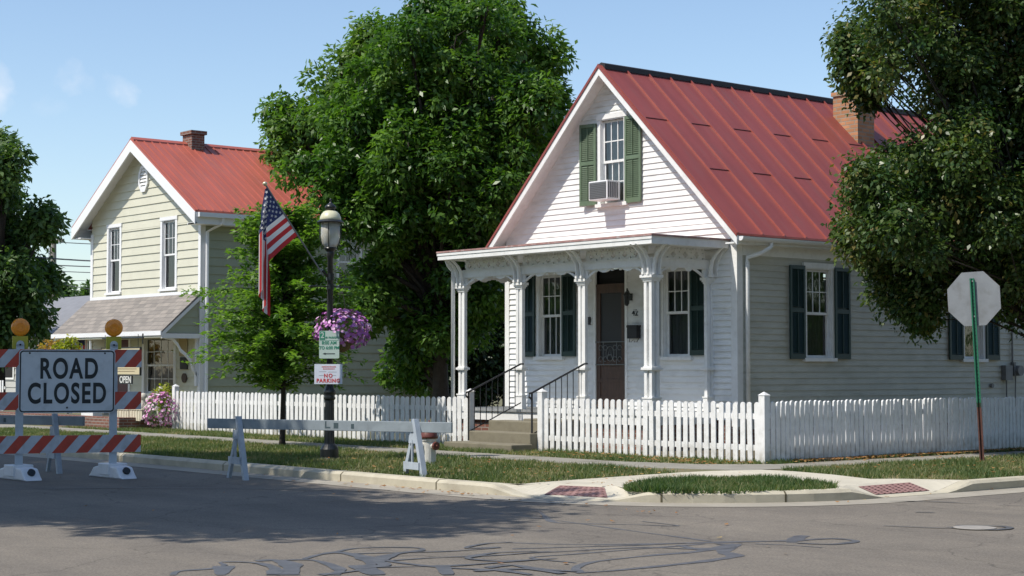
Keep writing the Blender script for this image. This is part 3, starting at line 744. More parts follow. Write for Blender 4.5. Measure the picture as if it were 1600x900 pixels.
b = MB(); b.face([(HX0, HY1, .1), (HX0, HY0, .1), (HX0, HY0, EZ), (HX0, HY1, EZ)]); b.face([(HX1, HY1, .1), (HX0, HY1, .1), (HX0, HY1, EZ), (HC, HY1, APZ), (HX1, HY1, EZ)])
b.build('wall', M_WSIDE, WH)
# foundation
MB().box(HX0+.03, HX1-.03, HY0+.03, HY1-.03, .0, .58).build('foundation', M_BRICK, WH)
# corner boards and frieze boards
MB().box(HX0-.02, HX0+.1, HY0-.035, HY0+.005, .55, EZ+.05).build('corner_board', M_WHITE, WH)
b = MB(); b.box(HX1-.10, HX1+.034, HY0-.035, HY0-.0, .5, EZ+.1); b.box(HX1-.0, HX1+.033, HY0+.001, HY0+.10, .5, EZ+.1)
b.build('corner_board', M_WHITE, WH)
MB().box(HX1, HX1+.03, HY0+.11, HY1, EZ-.13, EZ+.1).build('frieze_board', M_WHITE, WH)
# roof: two slopes with real thickness
RF, RB = 20.27, 31.5
def slope_roof(hc, top, half, drop_per, y0, y1, th, m, parent, name='roof'):
    b = MB()
    for s in (-1, 1):
        P = [(hc, top), (hc+s*half, top-half*drop_per), (hc+s*half, top-half*drop_per-th), (hc, top-th)]
        if s > 0: P = P[::-1]
        base = b.pts([(p[0], y0, p[1]) for p in P]+[(p[0], y1, p[1]) for p in P])
        q = [(0, 1, 2, 3), (7, 6, 5, 4), (0, 4, 5, 1), (1, 5, 6, 2), (2, 6, 7, 3), (3, 7, 4, 0)]
        for f in q: b.f.append(tuple(base+i for i in f)); b.m.append(0)
    return b.build(name, m, parent)
HALF = 3.24; DR = .975
roof = slope_roof(HC, ROOF_TOP, HALF, DR, RF, RB, .035, M_RED, WH)
# standing seams and end laps
b = MB(); L = math.hypot(HALF, HALF*DR); ux, uz = 1/math.hypot(1, DR), -DR/math.hypot(1, DR)
for s in (-1, 1):
    fr = Fr((HC, 0, ROOF_TOP), (s*ux, 0, uz), (0, s*-1.0, 0) if s > 0 else (0, 1.0, 0), (-s*uz*1.0, 0, ux))
    bb = MB(fr); sg = -1 if s > 0 else 1
    i = 0; y = RF+.02
    while y < RB:
        yy = sg*y; bb.box(.05, L, yy-.014, yy+.014, -.001, .032 if i else .02); y = 20.335+.535*(i+1); i += 1
    b.v, b.f, b.m = b.v, b.f, b.m
    base = len(b.v); b.v += bb.v; b.f += [tuple(base+q for q in f) for f in bb.f]; b.m += bb.m
b.build('roof_seam', M_RED_RIB, roof)
b = MB(Fr((HC, 0, ROOF_TOP), (ux, 0, uz), (0, -1, 0), (-uz, 0, ux)))
for i in range(20):
    y0 = 20.335+.535*i; t = (.33 if i % 2 == 0 else .62)*L
    b.box(t, t+.016, -(y0+.515), -(y0+.02), 0, .012)
b.build('roof_lap', mat('dark_red_lap', (.14, .035, .03), .5), roof)
# ridge cap: raised dark vent strip
MB().prism([(HC-.10, ROOF_TOP-.075), (HC+.10, ROOF_TOP-.075), (HC+.085, ROOF_TOP+.03), (HC, ROOF_TOP+.07), (HC-.085, ROOF_TOP+.03)], 0, 1).v
rc = MB(Fr((0, 0, 0), (1, 0, 0), (0, 0, 1), (0, -1, 0)))
rc.prism([(HC-.10, ROOF_TOP-.08), (HC+.10, ROOF_TOP-.08), (HC+.095, ROOF_TOP+.01), (HC, ROOF_TOP+.045), (HC-.095, ROOF_TOP+.01)], -RB-.01, -RF-.05)
rc.build('ridge_cap', mat('ridge_dark', (.022, .018, .018), .6, var=.2), roof)
# rake boards (white) + red edge trim + soffit
def rake(hc, top, half, dr, y, th, bw, m_board, parent, depth_y, m_soff, m_edge=None, cut=0.0):
    b = MB(front(y)); e = MB(front(y)); s = MB()
    for sg in (-1, 1):
        P = [(hc, top-th), (hc+sg*half, top-half*dr-th), (hc+sg*half, top-half*dr-th-bw), (hc, top-th-bw)]
        if sg > 0: P = P[::-1]
        b.prism(P, -.025, .012)
        P = [(hc, top+.012), (hc+sg*(half+.01), top-half*dr+.002), (hc+sg*(half+.01), top-half*dr-th-.022), (hc, top-th-.018)]
        if sg > 0: P = P[::-1]
        e.prism(P, .0125, .03)
        z0 = top-th-.045; s.face([(hc, y+.02, z0), (hc+sg*half, y+.02, z0-half*dr), (hc+sg*half, depth_y, z0-half*dr), (hc, depth_y, z0)])
    b.build('rake_board', m_board, parent); s.build('soffit', m_soff, parent)
    if m_edge: e.build('roof_edge', m_edge, parent)
rake(HC, ROOF_TOP, HALF, DR, RF, .035, .155, M_WHITE, WH, HY0+.02, M_WHITE, M_RED)
# eaves: gutter, fascia, boxed soffit
EX = HC+HALF; ETOP = ROOF_TOP-HALF*DR
b = MB(); b.box(HX1+.03, EX-.03, HY0-.3, RB-.02, ETOP-.16, ETOP-.135); b.box(EX-.035, EX-.01, HY0-.3, RB-.02, ETOP-.16, ETOP-.045)
b.build('eave_soffit', M_WHITE, WH); MB().box(2*HC-EX+.03, HX0, HY0, RB-.02, ETOP-.16, ETOP-.135).build('eave_soffit', M_WHITE, WH)
g = MB(Fr((0, 0, 0), (1, 0, 0), (0, 0, 1), (0, -1, 0)))
gp_ = [(EX-.009+.05*(1-math.cos(a)), ETOP-.055-.062*math.sin(a)) for a in np.linspace(0, math.pi, 9)]
gp_ = [(EX-.008, ETOP-.05)]+[(EX+.052-.06*math.cos(a), ETOP-.055-.07*math.sin(a)) for a in np.linspace(0, math.pi, 9)]
g.prism(gp_[::-1], -RB, -RF-.02); g.build('gutter', M_BWHITE, WH)
b = MB(); dsx, dsy = HX1+.075, HY0+.17
b.tube([(EX+.03, dsy+.28, ETOP-.1), (EX+.03, dsy+.28, ETOP-.19), (EX-.05, dsy+.12, ETOP-.30), (dsx, dsy+.0, ETOP-.36), (dsx, dsy, ETOP-.45), (dsx, dsy, .3)], .038, 10)
b.build('downspout', M_WHITE, WH, smooth=True)
# windows + shutters
GW = window(ff, *gw, WH, M_WHITE, up=(3, 2), low=(3, 2), curtain=M_CURTB, mun=.02)
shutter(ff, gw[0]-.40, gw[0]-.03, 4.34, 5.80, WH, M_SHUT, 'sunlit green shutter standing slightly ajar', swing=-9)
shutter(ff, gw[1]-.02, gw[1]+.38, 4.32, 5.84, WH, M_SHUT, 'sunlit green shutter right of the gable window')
window(ff, *w1, WH, M_WHITE, up=(3, 2), low=(3, 1), curtain=M_CURT)
window(ff, *w2, WH, M_WHITE, up=(3, 2), low=(1, 1), curtain=M_CURT)
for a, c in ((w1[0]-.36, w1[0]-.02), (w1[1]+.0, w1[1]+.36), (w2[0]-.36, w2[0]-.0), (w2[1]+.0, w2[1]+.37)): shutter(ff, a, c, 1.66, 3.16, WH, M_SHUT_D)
window(fs, *sw1, WH, M_WHITE, up=(3, 2), low=(1, 1), curtain=M_CURT)
window(fs, *sw2, WH, M_WHITE, up=(3, 2), low=(1, 1), curtain=None)
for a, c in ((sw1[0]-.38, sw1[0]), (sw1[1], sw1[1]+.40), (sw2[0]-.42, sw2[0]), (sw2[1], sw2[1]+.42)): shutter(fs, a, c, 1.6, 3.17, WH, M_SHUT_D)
# front door
dz0, dz1 = .76, 2.88
b = MB(ff); b.box(door[0], door[0]+.055, .74, 3.20, 0, .035); b.box(door[1]-.055, door[1], .74, 3.20, 0, .035); b.box(door[0]-.02, door[1]+.02, 3.20, 3.28, 0, .04)
b.build('door_frame', M_WHITE, WH)
b = MB(ff); b.box(door[0]+.056, door[1]-.056, 2.93, 3.19, -.09, -.06); b.build('transom', M_DARK, WH)
D = MB(ff); x0, x1 = door[0]+.058, door[1]-.058
D.box(x0, x1, dz1, 2.93, -.03, .02)
D.box(x0, x0+.1, dz0, dz1, -.02, .015); D.box(x1-.1, x1, dz0, dz1, -.02, .015); D.box(x0+.1, x1-.1, dz1-.11, dz1, -.02, .0145)
D.box(x0+.1, x1-.1, 1.50, 1.60, -.02, .0145); D.box(x0+.1, x1-.1, dz0, .95, -.02, .0145); D.box(x0+.1, x1-.1, 1.2, 1.26, -.02, .0145)
D.box(x0+.1, x1-.1, .95, 1.5, -.018, .004); 
DR_ = D.build('front_door', M_DOOR, WH)
b = MB(ff); b.box(x0+.1, x1-.1, 1.6, dz1-.11, -.012, -.004); b.build('screen', M_SCREEN, DR_)
b = MB(ff); b.box(x0, x1, 1.50, 1.515, .03, .045); b.box(x0, x1, 1.90, 1.915, .03, .045)
for cx in (x0+.13, x0+.25, x1-.13, x1-.25):
    for cz in (1.6, 1.8): b.tube([(cx+.055*math.cos(t)*(1-t/14), cz+.055*math.sin(t)*(1-t/14), .035) for t in np.linspace(0, 5.4, 14)], .006, 5)
for cx in (x0+.2, x1-.2): b.tube([(cx, 1.51, .035), (cx, 1.91, .035)], .006, 5)
cx = (x0+x1)/2; b.tube([(cx-.07, 1.61, .038), (cx, 1.80, .038), (cx+.07, 1.61, .038)], .009, 5); b.tube([(cx-.04, 1.68, .038), (cx+.04, 1.68, .038)], .007, 5)
b.tube([(cx+.1*math.cos(t), 1.70+.13*math.sin(t), .035) for t in np.linspace(0, 6.28, 16)], .006, 5)
b.build('iron_guard', mat('iron_light', (.16, .17, .165), .5), DR_)
# lantern, number, mailbox, bell
b = MB(ff); b.box(-21.45, -21.37, 2.62, 2.74, .02, .04); b.tube([(-21.41, 2.7, .03), (-21.41, 2.80, .1), (-21.36, 2.82, .16), (-21.35, 2.76, .18)], .012, 6)
p = ff.w(-21.35, 0, .18); b.lathe([(.02, 2.77), (.07, 2.70), (.055, 2.69), (.045, 2.56), (.02, 2.52)], (p[0], p[1], 0), 8)
b.build('wall_lantern', M_BLACK, WH)
text('42', ff.w(-21.31, 2.40, .024), (1, 0, 0), (0, 0, 1), .15, M_IRON, WH, 'house_number', .003)
b = MB(ff); b.box(-21.41, -21.17, 1.96, 2.15, .02, .12); b.prism([(-21.42, 2.15), (-21.16, 2.15), (-21.17, 2.19), (-21.41, 2.19)], .015, .13)
b.tube([(-21.40, 1.96, .06), (-21.39, 1.90, .08), (-21.33, 1.90, .09), (-21.30, 1.95, .06), (-21.26, 1.90, .09), (-21.20, 1.90, .08), (-21.18, 1.96, .06)], .006, 5)
b.build('mailbox', M_IRON, WH, bevel=.008)
b = MB(ff); b.box(-22.50, -22.44, 2.22, 2.36, .02, .04); b.build('doorbell', M_IRON, WH)
# electric meter on the side wall
b = MB(fs); b.box(27.9, 28.12, 1.22, 1.5, .02, .12); b.tube([(28.34, 1.40, .02), (28.34, 1.40, .16)], .10, 14); b.box(28.2, 28.26, 1.3, 1.56, .02, .1)
b.tube([(28.22, 1.5, .05), (28.22, 3.3, .05)], .018, 6); b.tube([(28.0, 1.22, .06), (28.0, .4, .06)], .014, 6); b.tube([(28.3, 1.3, .06), (28.28, .5, .05)], .012, 6)
b.build('electric_meter', M_GREY, WH)
b = MB(fs); b.tube([(27.55, 1.12, .02), (27.55, 1.12, .07)], .04, 8); b.build('wall_outlet', M_GREY, WH)
# chimney
ch = MB(); ch.box(-21.45, -20.85, 26.1, 26.6, 5.3, 6.74); ch.box(-21.48, -20.82, 26.07, 26.63, 6.74, 6.82)
ch.build('chimney', M_BRICK_O, WH)

# ---- porch
PZ = .74; PX0, PX1, PY = -24.45, -19.42, 19.2
cols = [-24.37, -22.75, -21.13, -19.5]
b = MB()
y = 19.02
b.box(PX0-.02, PX1+.02, 19.0, 20.58, PZ-.045, PZ)
for i in range(46):
    x = PX0+.0+i*.11; b.box(x, x+.006, 18.97, 20.55, PZ, PZ+.0015)
b.build('porch_floor', M_PORCHF, WH)
b = MB(); b.box(PX0, PX1, 19.03, 19.06, PZ-.2, PZ-.046); b.box(PX1-.03, PX1, 19.061, 20.55, PZ-.2, PZ-.046); b.build('porch_skirt', M_WHITE, WH)
b = MB(); b.box(PX0+.03, PX1-.05, 19.09, 20.55, .0, PZ-.21); b.build('porch_foundation', M_BRICK, WH)
def porch_post(x, y, hx=.088, hy=.088):
    """square built-up post; hx / hy half sizes (a thin one is a pair of boards)"""
    b = MB(Fr((x, y, 0), (1, 0, 0), (0, 1, 0), (0, 0, 1)))
    def ring(z0, z1, e): b.box(-hx-e, hx+e, -hy-e, hy+e, z0, z1)
    ring(PZ, PZ+.22, .017); ring(PZ+.22, PZ+.245, .027); ring(1.40, 1.42, .012); ring(1.42, 1.46, .037); ring(1.46, 1.475, .012)
    ring(2.83, 2.86, .012); ring(2.86, 2.89, .027); ring(2.89, 2.935, .047)
    for z0, z1 in ((PZ+.245, 1.40), (1.475, 2.83)):
        e_ = .05; b.box(-hx+(e_ if hx > .05 else .022), hx-(e_ if hx > .05 else .022), -hy+(e_ if hy > .05 else .022), hy-(e_ if hy > .05 else .022), z0, z1)
        for sx in (-1, 1):
            for sy in ((-1, 1) if hy > .05 and hx > .05 else (0,)):
                if hy <= .05: b.box(sx*(hx-.03)-.03, sx*(hx-.03)+.03, -hy, hy, z0, z1)
                elif hx <= .05: b.box(-hx, hx, sx*(hy-.03)-.03, sx*(hy-.03)+.03, z0, z1)
                else: cx, cy = sx*(hx-.03), sy*(hy-.03); b.box(cx-.03, cx+.03, cy-.03, cy+.03, z0, z1)
    b.box(-hx+.01, hx-.01, -hy+.01, hy-.01, 2.935, 3.22)
    return b.build('porch_post', M_WHITE, WH)
for x in cols[:3]: porch_post(x, PY, .085, .032)
porch_post(-19.5, PY); porch_post(-19.5, HY0-.085, .032, .08)
# frieze beam, lattice and scalloped valance : bay panels
def bay(fr, u0, u1):
    b = MB(fr); b.box(u0, u1, 3.085, 3.215, -.035, .035); b.box(u0, u1, 3.205, 3.222, .036, .05); b.box(u0, u1, 3.08, 3.097, .036, .046)
    b.build('porch_beam', M_WHITE, WH)
    cell = .01; n = int((u1-u0)/cell); z0 = 3.223; rows = 22
    grid = [[True]*n for _ in range(rows)]
    per = 27
    for c in range(n):
        ph = c % per; k = abs(ph-per//2)
        for r in range(rows):
            # pierced cross
            if (k <= 5 and 5 <= r <= 7) or (k <= 2 and 2 <= r <= 11): grid[r][c] = False
            # teardrops between
            k2 = min(ph, per-ph)
            if k2 <= 1 and r in (0, 1, 2, 10, 11): grid[r][c] = False
            # row of slots on top
            if r >= 15 and r <= 19 and (c % 7) in (0, 1, 2): grid[r][c] = False
    b = MB(fr); bitmap_panel(b, u0, z0, cell, grid, -.012, .012)
    b.build('porch_frieze', M_WHITE, WH)
    # valance
    n = int((u1-u0)/cell); W_ = n; rows = 17
    grid = [[False]*n for _ in range(rows)]      # row 0 = lowest (z = 3.085-.17)
    for c in range(n):
        d = min(c, n-1-c)*cell; D = (u1-u0)/2
        # arch profile depth below the beam
        if d < .36: prof = .165*(1-(d/.36))**1.6*1.0+.012
        else: prof = 0
        sc_ = 0
        t = (d-.30)/(D-.30) if d > .30 else 0
        if d > .30:
            sc_ = .045*abs(math.sin(t*math.pi*1.5))+.012
            if d > D-.09: sc_ = .0
        prof = max(prof, sc_)
        for r in range(rows):
            depth = (rows-1-r)*cell
            if depth <= prof: grid[r][c] = True
            # open spandrel
            if .05 < d < .24 and depth < prof-.035 and depth > .015 : grid[r][c] = False
    b = MB(fr); bitmap_panel(b, u0, 3.085-rows*cell-.0005, cell, grid, -.018, .018)
    b.build('porch_valance', M_WHITE, WH)
fp = front(PY)
for a, c in zip(cols[:-1], cols[1:]): bay(fp, a+.08, c-.08)
bay(side(-19.5), PY+.08, HY0-.17)
bay(side(-24.37), PY+.08, HY0-.04)
# sawn brackets under the eave
def bracket(o, out, lat, s=1.0):
    """o: point on post face at z=2.94; out: direction away from the house; lat: sideways"""
    out = np.array(out, float); lat = np.array(lat, float); fr = Fr(o, out, (0, 0, 1), np.cross(out, (0, 0, 1)))
    b = MB(fr)
    for off in (-.06, .06):
        pts = [(.02, .0), (.055, .06), (.06, .15), (.085, .25), (.15, .35), (.25, .43), (.33, .475)]
        for (p, q) in zip(pts[:-1], pts[1:]):
            wd = .03
            b.prism([(p[0]-wd, p[1]), (p[0]+wd, p[1]), (q[0]+wd, q[1]), (q[0]-wd, q[1])], off-.018, off+.018)
        b.box(0.03, .09, -.0, .045, off-.02, off+.02)
    b.box(.0, .035, -.0, .04, -.079, .079)
    return b.build('porch_bracket', M_WHITE, WH)
for x in cols: bracket((x, PY-.06 if x > -20 else PY-.02, 2.94), (0, -1, 0), (1, 0, 0))
bracket((-19.44, PY, 2.94), (1, 0, 0), (0, 1, 0)); bracket((-19.44, HY0-.09, 2.94), (1, 0, 0), (0, 1, 0))
# porch roof: hipped sheet
FX0, FX1, FY = -24.62, -19.07, 18.78; ZE, ZW = 3.555, 3.60
b = MB(); th = .03
b.face([(FX0, FY, ZE), (FX1, FY, ZE), (-20.4, HY0-.02, ZW), (FX0, HY0-.02, ZW)]); b.face([(FX1, FY, ZE), (FX1, HY0-.02, ZE), (-20.4, HY0-.02, ZW)])
b.face([(FX0, FY, ZE-th), (FX0, HY0-.02, ZE-th), (FX1, HY0-.02, ZE-th), (FX1, FY, ZE-th)])
b.face([(FX0, FY, ZE-th), (FX1, FY, ZE-th), (FX1, FY, ZE), (FX0, FY, ZE)]); b.face([(FX1, FY, ZE-th), (FX1, HY0-.02, ZE-th), (FX1, HY0-.02, ZE), (FX1, FY, ZE)])
b.face([(FX0, HY0-.02, ZE-th), (FX0, FY, ZE-th), (FX0, FY, ZE), (FX0, HY0-.02, ZW)])
pr = b.build('porch_roof', mat('porch_red_metal', (.36, .20, .18), .5, var=.25, vscale=6, dirt=((.55, .52, .5), .8, 9)), WH)
b = MB(); i0 = .02
b.box(FX0+i0, FX1-i0, FY+i0, FY+i0+.03, ZE-th-.125, ZE-th-.001); b.box(FX1-i0-.03, FX1-i0, FY+i0+.031, HY0-.04, ZE-th-.125, ZE-th-.001); b.box(FX0+i0, FX0+i0+.03, FY+i0+.031, HY0-.04, ZE-th-.125, ZE-th-.001)
b.box(FX0+i0-.012, FX1-i0+.012, FY+i0-.012, FY+i0-.0005, ZE-th-.05, ZE-th-.0015)
b.box(FX0+.06, FX1-.06, FY+.06, HY0-.05, ZE-.15, ZE-.13)
b.build('porch_fascia', M_WHITE, WH)
b = MB(); b.tube([(-24.56, 18.95, 3.45), (-24.56, 19.02, 3.30), (-24.53, 19.1, 3.2), (-24.53, 19.1, .3)], .036, 8)
b.build('downspout', M_WHITE, WH, smooth=True)

# window air conditioner (stands in the gable window)
acb = MB(ff); AC = thing('air_conditioner', 'white boxy air conditioner with grey grille jutting from the attic window', 'air conditioner', tuple(ff.w(-21.85, 4.37, .2)))
acb = MB(ff); acb.box(-22.12, -21.64, 4.385, 4.72, .05, .36); acb.build('case', M_BWHITE, AC, bevel=.01)
acb = MB(ff); acb.box(-22.09, -21.67, 4.41, 4.695, .361, .368)
for i in range(9): acb.box(-22.09, -21.67, 4.42+i*.03, 4.428+i*.03, .368, .374)
acb.build('grille', mat('ac_grille', (.13, .135, .14), .6), AC)
acb = MB(ff); acb.face([(0, 0, 0)]*3) if False else None
s_ = MB(side(-21.64)); 
for i in range(5): s_.box(HY0-.34+i*.05, HY0-.315+i*.05, 4.42, 4.69, .0005, .006)
s_.build('side_vent', mat('ac_vent', (.05, .055, .06), .6), AC)

# ---- concrete steps and handrails
st = MB(); st.box(-22.62, -20.86, 17.42, 17.86, .0, .23); st.box(-22.5, -20.92, 17.861, 18.24, .0, .40); st.box(-22.45, -21.0, 18.241, 18.62, .0, .57); st.box(-22.0, -21.0, 18.621, 19.02, .0, .60)
ST = st.build('concrete_steps', M_STEP, loc=(-21.7, 17.4, .12), bevel=.015); tag(ST, 'worn three tier concrete steps rising between fence posts to the porch', 'steps')
def handrail(x, ytop, label):
    H = thing('handrail', label, 'handrail', (x, 17.95, .3), 'handrails of the porch steps')
    y0, z0 = 17.95, 1.05; y1, z1 = ytop, 1.52
    b = MB(); b.tube([(x, y0-.02, z0-.10), (x, y0-.06, z0-.06), (x, y0-.05, z0-.01), (x, y0, z0), (x, y1, z1), (x, y1+.06, z1)], .016, 6); b.build('top_rail', M_IRON, H)
    b = MB(); b.tube([(x, y0, .38), (x, y1, .38+.47)], .010, 6); b.build('bottom_rail', M_IRON, H)
    b = MB(); b.tube([(x, y0, .23), (x, y0, z0)], .018, 6); b.build('newel', M_IRON, H)
    first = None; n = 9
    for i in range(1, n):
        t = i/n; zz = .38+.47*t; yy = y0+(y1-y0)*t; zt = z0+(z1-z0)*t
        if first is None:
            bb = MB(); bb.tube([(x, yy, zz), (x, yy, zt)], .008, 5); first = bb.build('baluster', M_IRON, H); ref = (yy, zz)
        else:
            o = first.copy(); COL.objects.link(o); o.parent = H; o.location = (0, yy-ref[0], zz-ref[1])
handrail(-22.62, 19.1, 'black iron handrail left of the concrete steps')
handrail(-20.98, 19.1, 'black iron handrail right of the concrete steps')

# ================================================================== PICKET FENCES
def fence(label, frame, length, post_at, spacing, pw, z0, z1, thick=.017, seed=1, tall_posts=()):
    rnd = random.Random(seed); L = tuple(frame.w(0, 0, 0)); L = (L[0], L[1], .12)
    T = thing('picket_fence', label, 'fence', L, 'white picket fences round the yards')
    for zz in (z0+.16, z1-.24):
        MB(frame).box(.03, length-.03, zz, zz+.08, -.055, -.018).build('rail', M_FENCE, T)
    # picket: rounded top
    pts = [(-pw/2, z0), (pw/2, z0), (pw/2, z1-pw*.45)] + [(pw/2*math.cos(a), z1-pw*.45+pw*.45*math.sin(a)) for a in np.linspace(.35, math.pi-.35, 5)] + [(-pw/2, z1-pw*.45)]
    pm = None; n = int((length-.14)/spacing); 
    for i in range(n+1):
        u = .07+pw/2+i*(length-.14-pw)/n
        if any(abs(u-p) < .05 for p in post_at if 0 < p < length): pass
        if pm is None:
            f0 = Fr(frame.w(0, 0, 0), frame.r, frame.u, frame.n); b = MB(f0); b.prism(pts, -.017, thick-.017)
            o = b.build('picket', M_FENCE, T); pm = o
        else:
            o = pm.copy(); COL.objects.link(o); o.parent = T
        d = frame.r*u; o.location = (d[0], d[1], rnd.uniform(-.01, .008)); o.rotation_euler = (rnd.uniform(-.012, .012), rnd.uniform(-.014, .014), rnd.uniform(-.04, .04))
        base = frame.w(0, 0, 0)
        # rotation pivots at the thing's own origin (fence start); negligible tilt
    for p in post_at:
        tall = p in tall_posts
        b = MB(frame); w_ = .055; zt = z1+.10 if tall else z1-.02; o_ = .0 if tall else -.11
        c0, c1 = (-.07, .04) if tall else (-.165, -.056)
        b.box(p-w_, p+w_, z0-.1, zt, c0, c1)
        if tall:
            cm = (c0+c1)/2; q = b.pts([(p-w_-.008, zt, c0-.008), (p+w_+.008, zt, c0-.008), (p+w_+.008, zt, c1+.008), (p-w_-.008, zt, c1+.008), (p, zt+.05, cm)])
            for a, c in ((1, 0), (2, 1), (3, 2), (0, 3)): b.f.append((q+a, q+c, q+4)); b.m.append(0)
            b.f.append((q, q+1, q+2, q+3)); b.m.append(0)
        b.build('post', M_FENCE, T)
    return T
FXL, FXP1, FXP2, FXC = -32.9, -22.72, -20.86, -16.12; FYF = 18.05
fence('long sunlit white picket fence behind the sapling and street lamp, left of the porch steps', Fr((FXL, FYF, 0), (1, 0, 0), (0, 0, 1), (0, -1, 0)), FXP1-FXL, [0.0, 2.5, 5.1, 7.7, FXP1-FXL], .150, .104, .13, .955, seed=2, tall_posts=(0.0, FXP1-FXL))
fence('sunlit white picket fence between the porch steps and the street corner', Fr((FXP2, FYF, 0), (1, 0, 0), (0, 0, 1), (0, -1, 0)), FXC-FXP2, [0.0, 2.4, FXC-FXP2], .141, .09, .13, .97, seed=3, tall_posts=(0.0, FXC-FXP2))
fence('shaded white picket fence running back along the side of the white house', Fr((FXC+.06, FYF+.02, 0), (0, 1, 0), (0, 0, 1), (1, 0, 0)), 8.6, [1.85, 3.75, 5.7, 8.4], .103, .070, .14, .985, thick=.028, seed=4)

# ================================================================== BEIGE HOUSE
BX0, BX1, BY0, BY1 = -43.55, -37.55, 21.3, 29.6
BC = (BX0+BX1)/2; BEZ = 5.12; BSL = .60
BTOP = 7.46; BH = 3.42; BDR = (BTOP-5.34)/BH
BH_T = thing('beige_house', 'two storey beige sided shop house with red ribbed roof and shingled pent roof', 'house', (BC, BY0, .12))
bf = front(BY0); bs = side(BX1)
bw1 = (-42.62, -41.78, 3.46, 5.24); bw2 = (-39.62, -38.74, 3.46, 5.24); bw3 = (-40.55, -38.75, .78, 2.25); bd = (-42.3, -41.2, .15, 2.25)
ops = [(o[0]+.04, o[1]-.04, o[2], o[3]-.01) for o in (bw1, bw2, bw3, bd)]
b = MB(bf); siding(b, .35, BEZ, lambda v: BX0, lambda v: BX1, ops, .215, lip=.028)
BGZ = BTOP-.09-(BX1-BC)*BDR; wall_ap = BTOP-.09
siding(b, BEZ, BGZ, lambda v: BX0, lambda v: BX1, ops, .215, lip=.028)
siding(b, BGZ, wall_ap, lambda v: BX0+(v-BGZ)/BDR, lambda v: BX1-(v-BGZ)/BDR, ops, .215, lip=.028)
b.build('wall', M_BEIGE, BH_T)
b = MB(bs); siding(b, .35, BEZ+.05, lambda v: BY0, lambda v: BY1, [(25.35, 26.1, 3.5, 5.0)], .215, lip=.028); o = b.build('wall', M_BEIGE_S, BH_T); o['label'] = 'side wall in beige siding darkened for shade'
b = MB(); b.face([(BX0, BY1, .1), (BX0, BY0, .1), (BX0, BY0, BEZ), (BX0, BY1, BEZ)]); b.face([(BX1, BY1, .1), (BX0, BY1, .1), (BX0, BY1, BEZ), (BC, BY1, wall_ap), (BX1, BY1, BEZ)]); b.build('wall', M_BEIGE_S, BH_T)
MB().box(BX0+.04, BX1-.04, BY0+.04, BY1-.04, 0, .34).build('foundation', M_CONC_OLD, BH_T)
MB().box(BX0-.03, BX0+.11, BY0-.04, BY0, .3, BEZ).build('corner_board', M_BWHITE, BH_T)
b = MB(); b.box(BX1-.09, BX1+.03, BY0-.04, BY0-.001, .3, BEZ); b.box(BX1, BX1+.03, BY0, BY0+.1, .3, BEZ)
MB().box(BX0, BX1, BY0-.05, BY0-.041, 3.30, 3.38).build('band_board', M_BWHITE, BH_T)
b.build('corner_board', M_BWHITE, BH_T)
broof = slope_roof(BC, BTOP, BH, BDR, 20.88, BY1+.25, .05, M_RED2, BH_T)
bux, buz = 1/math.hypot(1, BDR), -BDR/math.hypot(1, BDR); bL = BH/bux
b = MB(Fr((BC, 0, BTOP), (bux, 0, buz), (0, -1, 0), (-buz, 0, bux)))
for y in np.arange(20.95, BY1+.2, .23): b.prism([(0.05, 0)]*0 or [(.05, -(y+.03)), (bL, -(y+.03)), (bL, -(y-.0)), (.05, -(y-.0))], -.001, .022)
b.build('roof_rib', M_RED2, broof)
rc = MB(front(0)); rc.prism([(BC-.14, BTOP-.10), (BC+.14, BTOP-.10), (BC+.13, BTOP-.04), (BC, BTOP+.04), (BC-.13, BTOP-.04)], -BY1-.25, -20.9); rc.build('ridge_cap', M_RED2, broof)
rake(BC, BTOP, BH, BDR, 20.88, .05, .30, M_BWHITE, BH_T, BY0+.02, M_BWHITE, None)
BEX = BC+BH; BET = BTOP-BH*BDR
b = MB(); b.box(BX1+.03, BEX-.03, BY0-.4, BY1+.2, BET-.34, BET-.31); b.box(BEX-.03, BEX-.0, BY0-.4, BY1+.2, BET-.34, BET-.055)
b2 = MB(); b2.box(2*BC-BEX+.03, BX0, BY0-.35, BY1+.2, BET-.34, BET-.31); b2.box(2*BC-BEX, 2*BC-BEX+.03, BY0-.38, BY1+.2, BET-.34, BET-.055); b2.build('eave_soffit', M_BWHITE, BH_T)
b.box(BX1, BEX-.0, 20.90, 20.93, BET-.34, BET-.30); b.build('eave_soffit', M_BWHITE, BH_T)
g = MB(); g.box(BEX+.001, BEX+.10, 20.95, BY1+.2, BET-.17, BET-.06); g.build('gutter', M_BWHITE, BH_T); g = MB(); g.box(2*BC-BEX-.1, 2*BC-BEX-.001, 20.95, BY1+.2, BET-.17, BET-.06); g.build('gutter', M_BWHITE, BH_T)
b = MB(); b.tube([(BEX+.04, BY0+.35, BET-.15), (BEX+.02, BY0+.34, BET-.3), (BX1+.08, BY0+.12, BET-.50), (BX1+.08, BY0+.12, .3)], .045, 8); b.build('downspout', M_BWHITE, BH_T); b = MB()
b.tube([(2*BC-BEX+.0, BY0+.1, BET-.3), (BX0-.08, BY0+.1, BET-.5), (BX0-.08, BY0+.1, .3)], .04, 8); b.build('downspout', M_BWHITE, BH_T)
M_CURTD = mat('dim_curtain', (.10, .10, .10), .9, var=.4, vscale=9, stretch=(5, 5, .6))
window(bf, *bw1, BH_T, M_BWHITE, cas=.10, up=(3, 2), low=(1, 1), curtain=M_CURTD)
window(bf, *bw2, BH_T, M_BWHITE, cas=.10, up=(3, 2), low=(1, 1), curtain=M_CURTD)
window(bf, *bw3, BH_T, M_BWHITE, cas=.12, up=(4, 2), low=(4, 2), curtain=M_CURTD, split=.5)
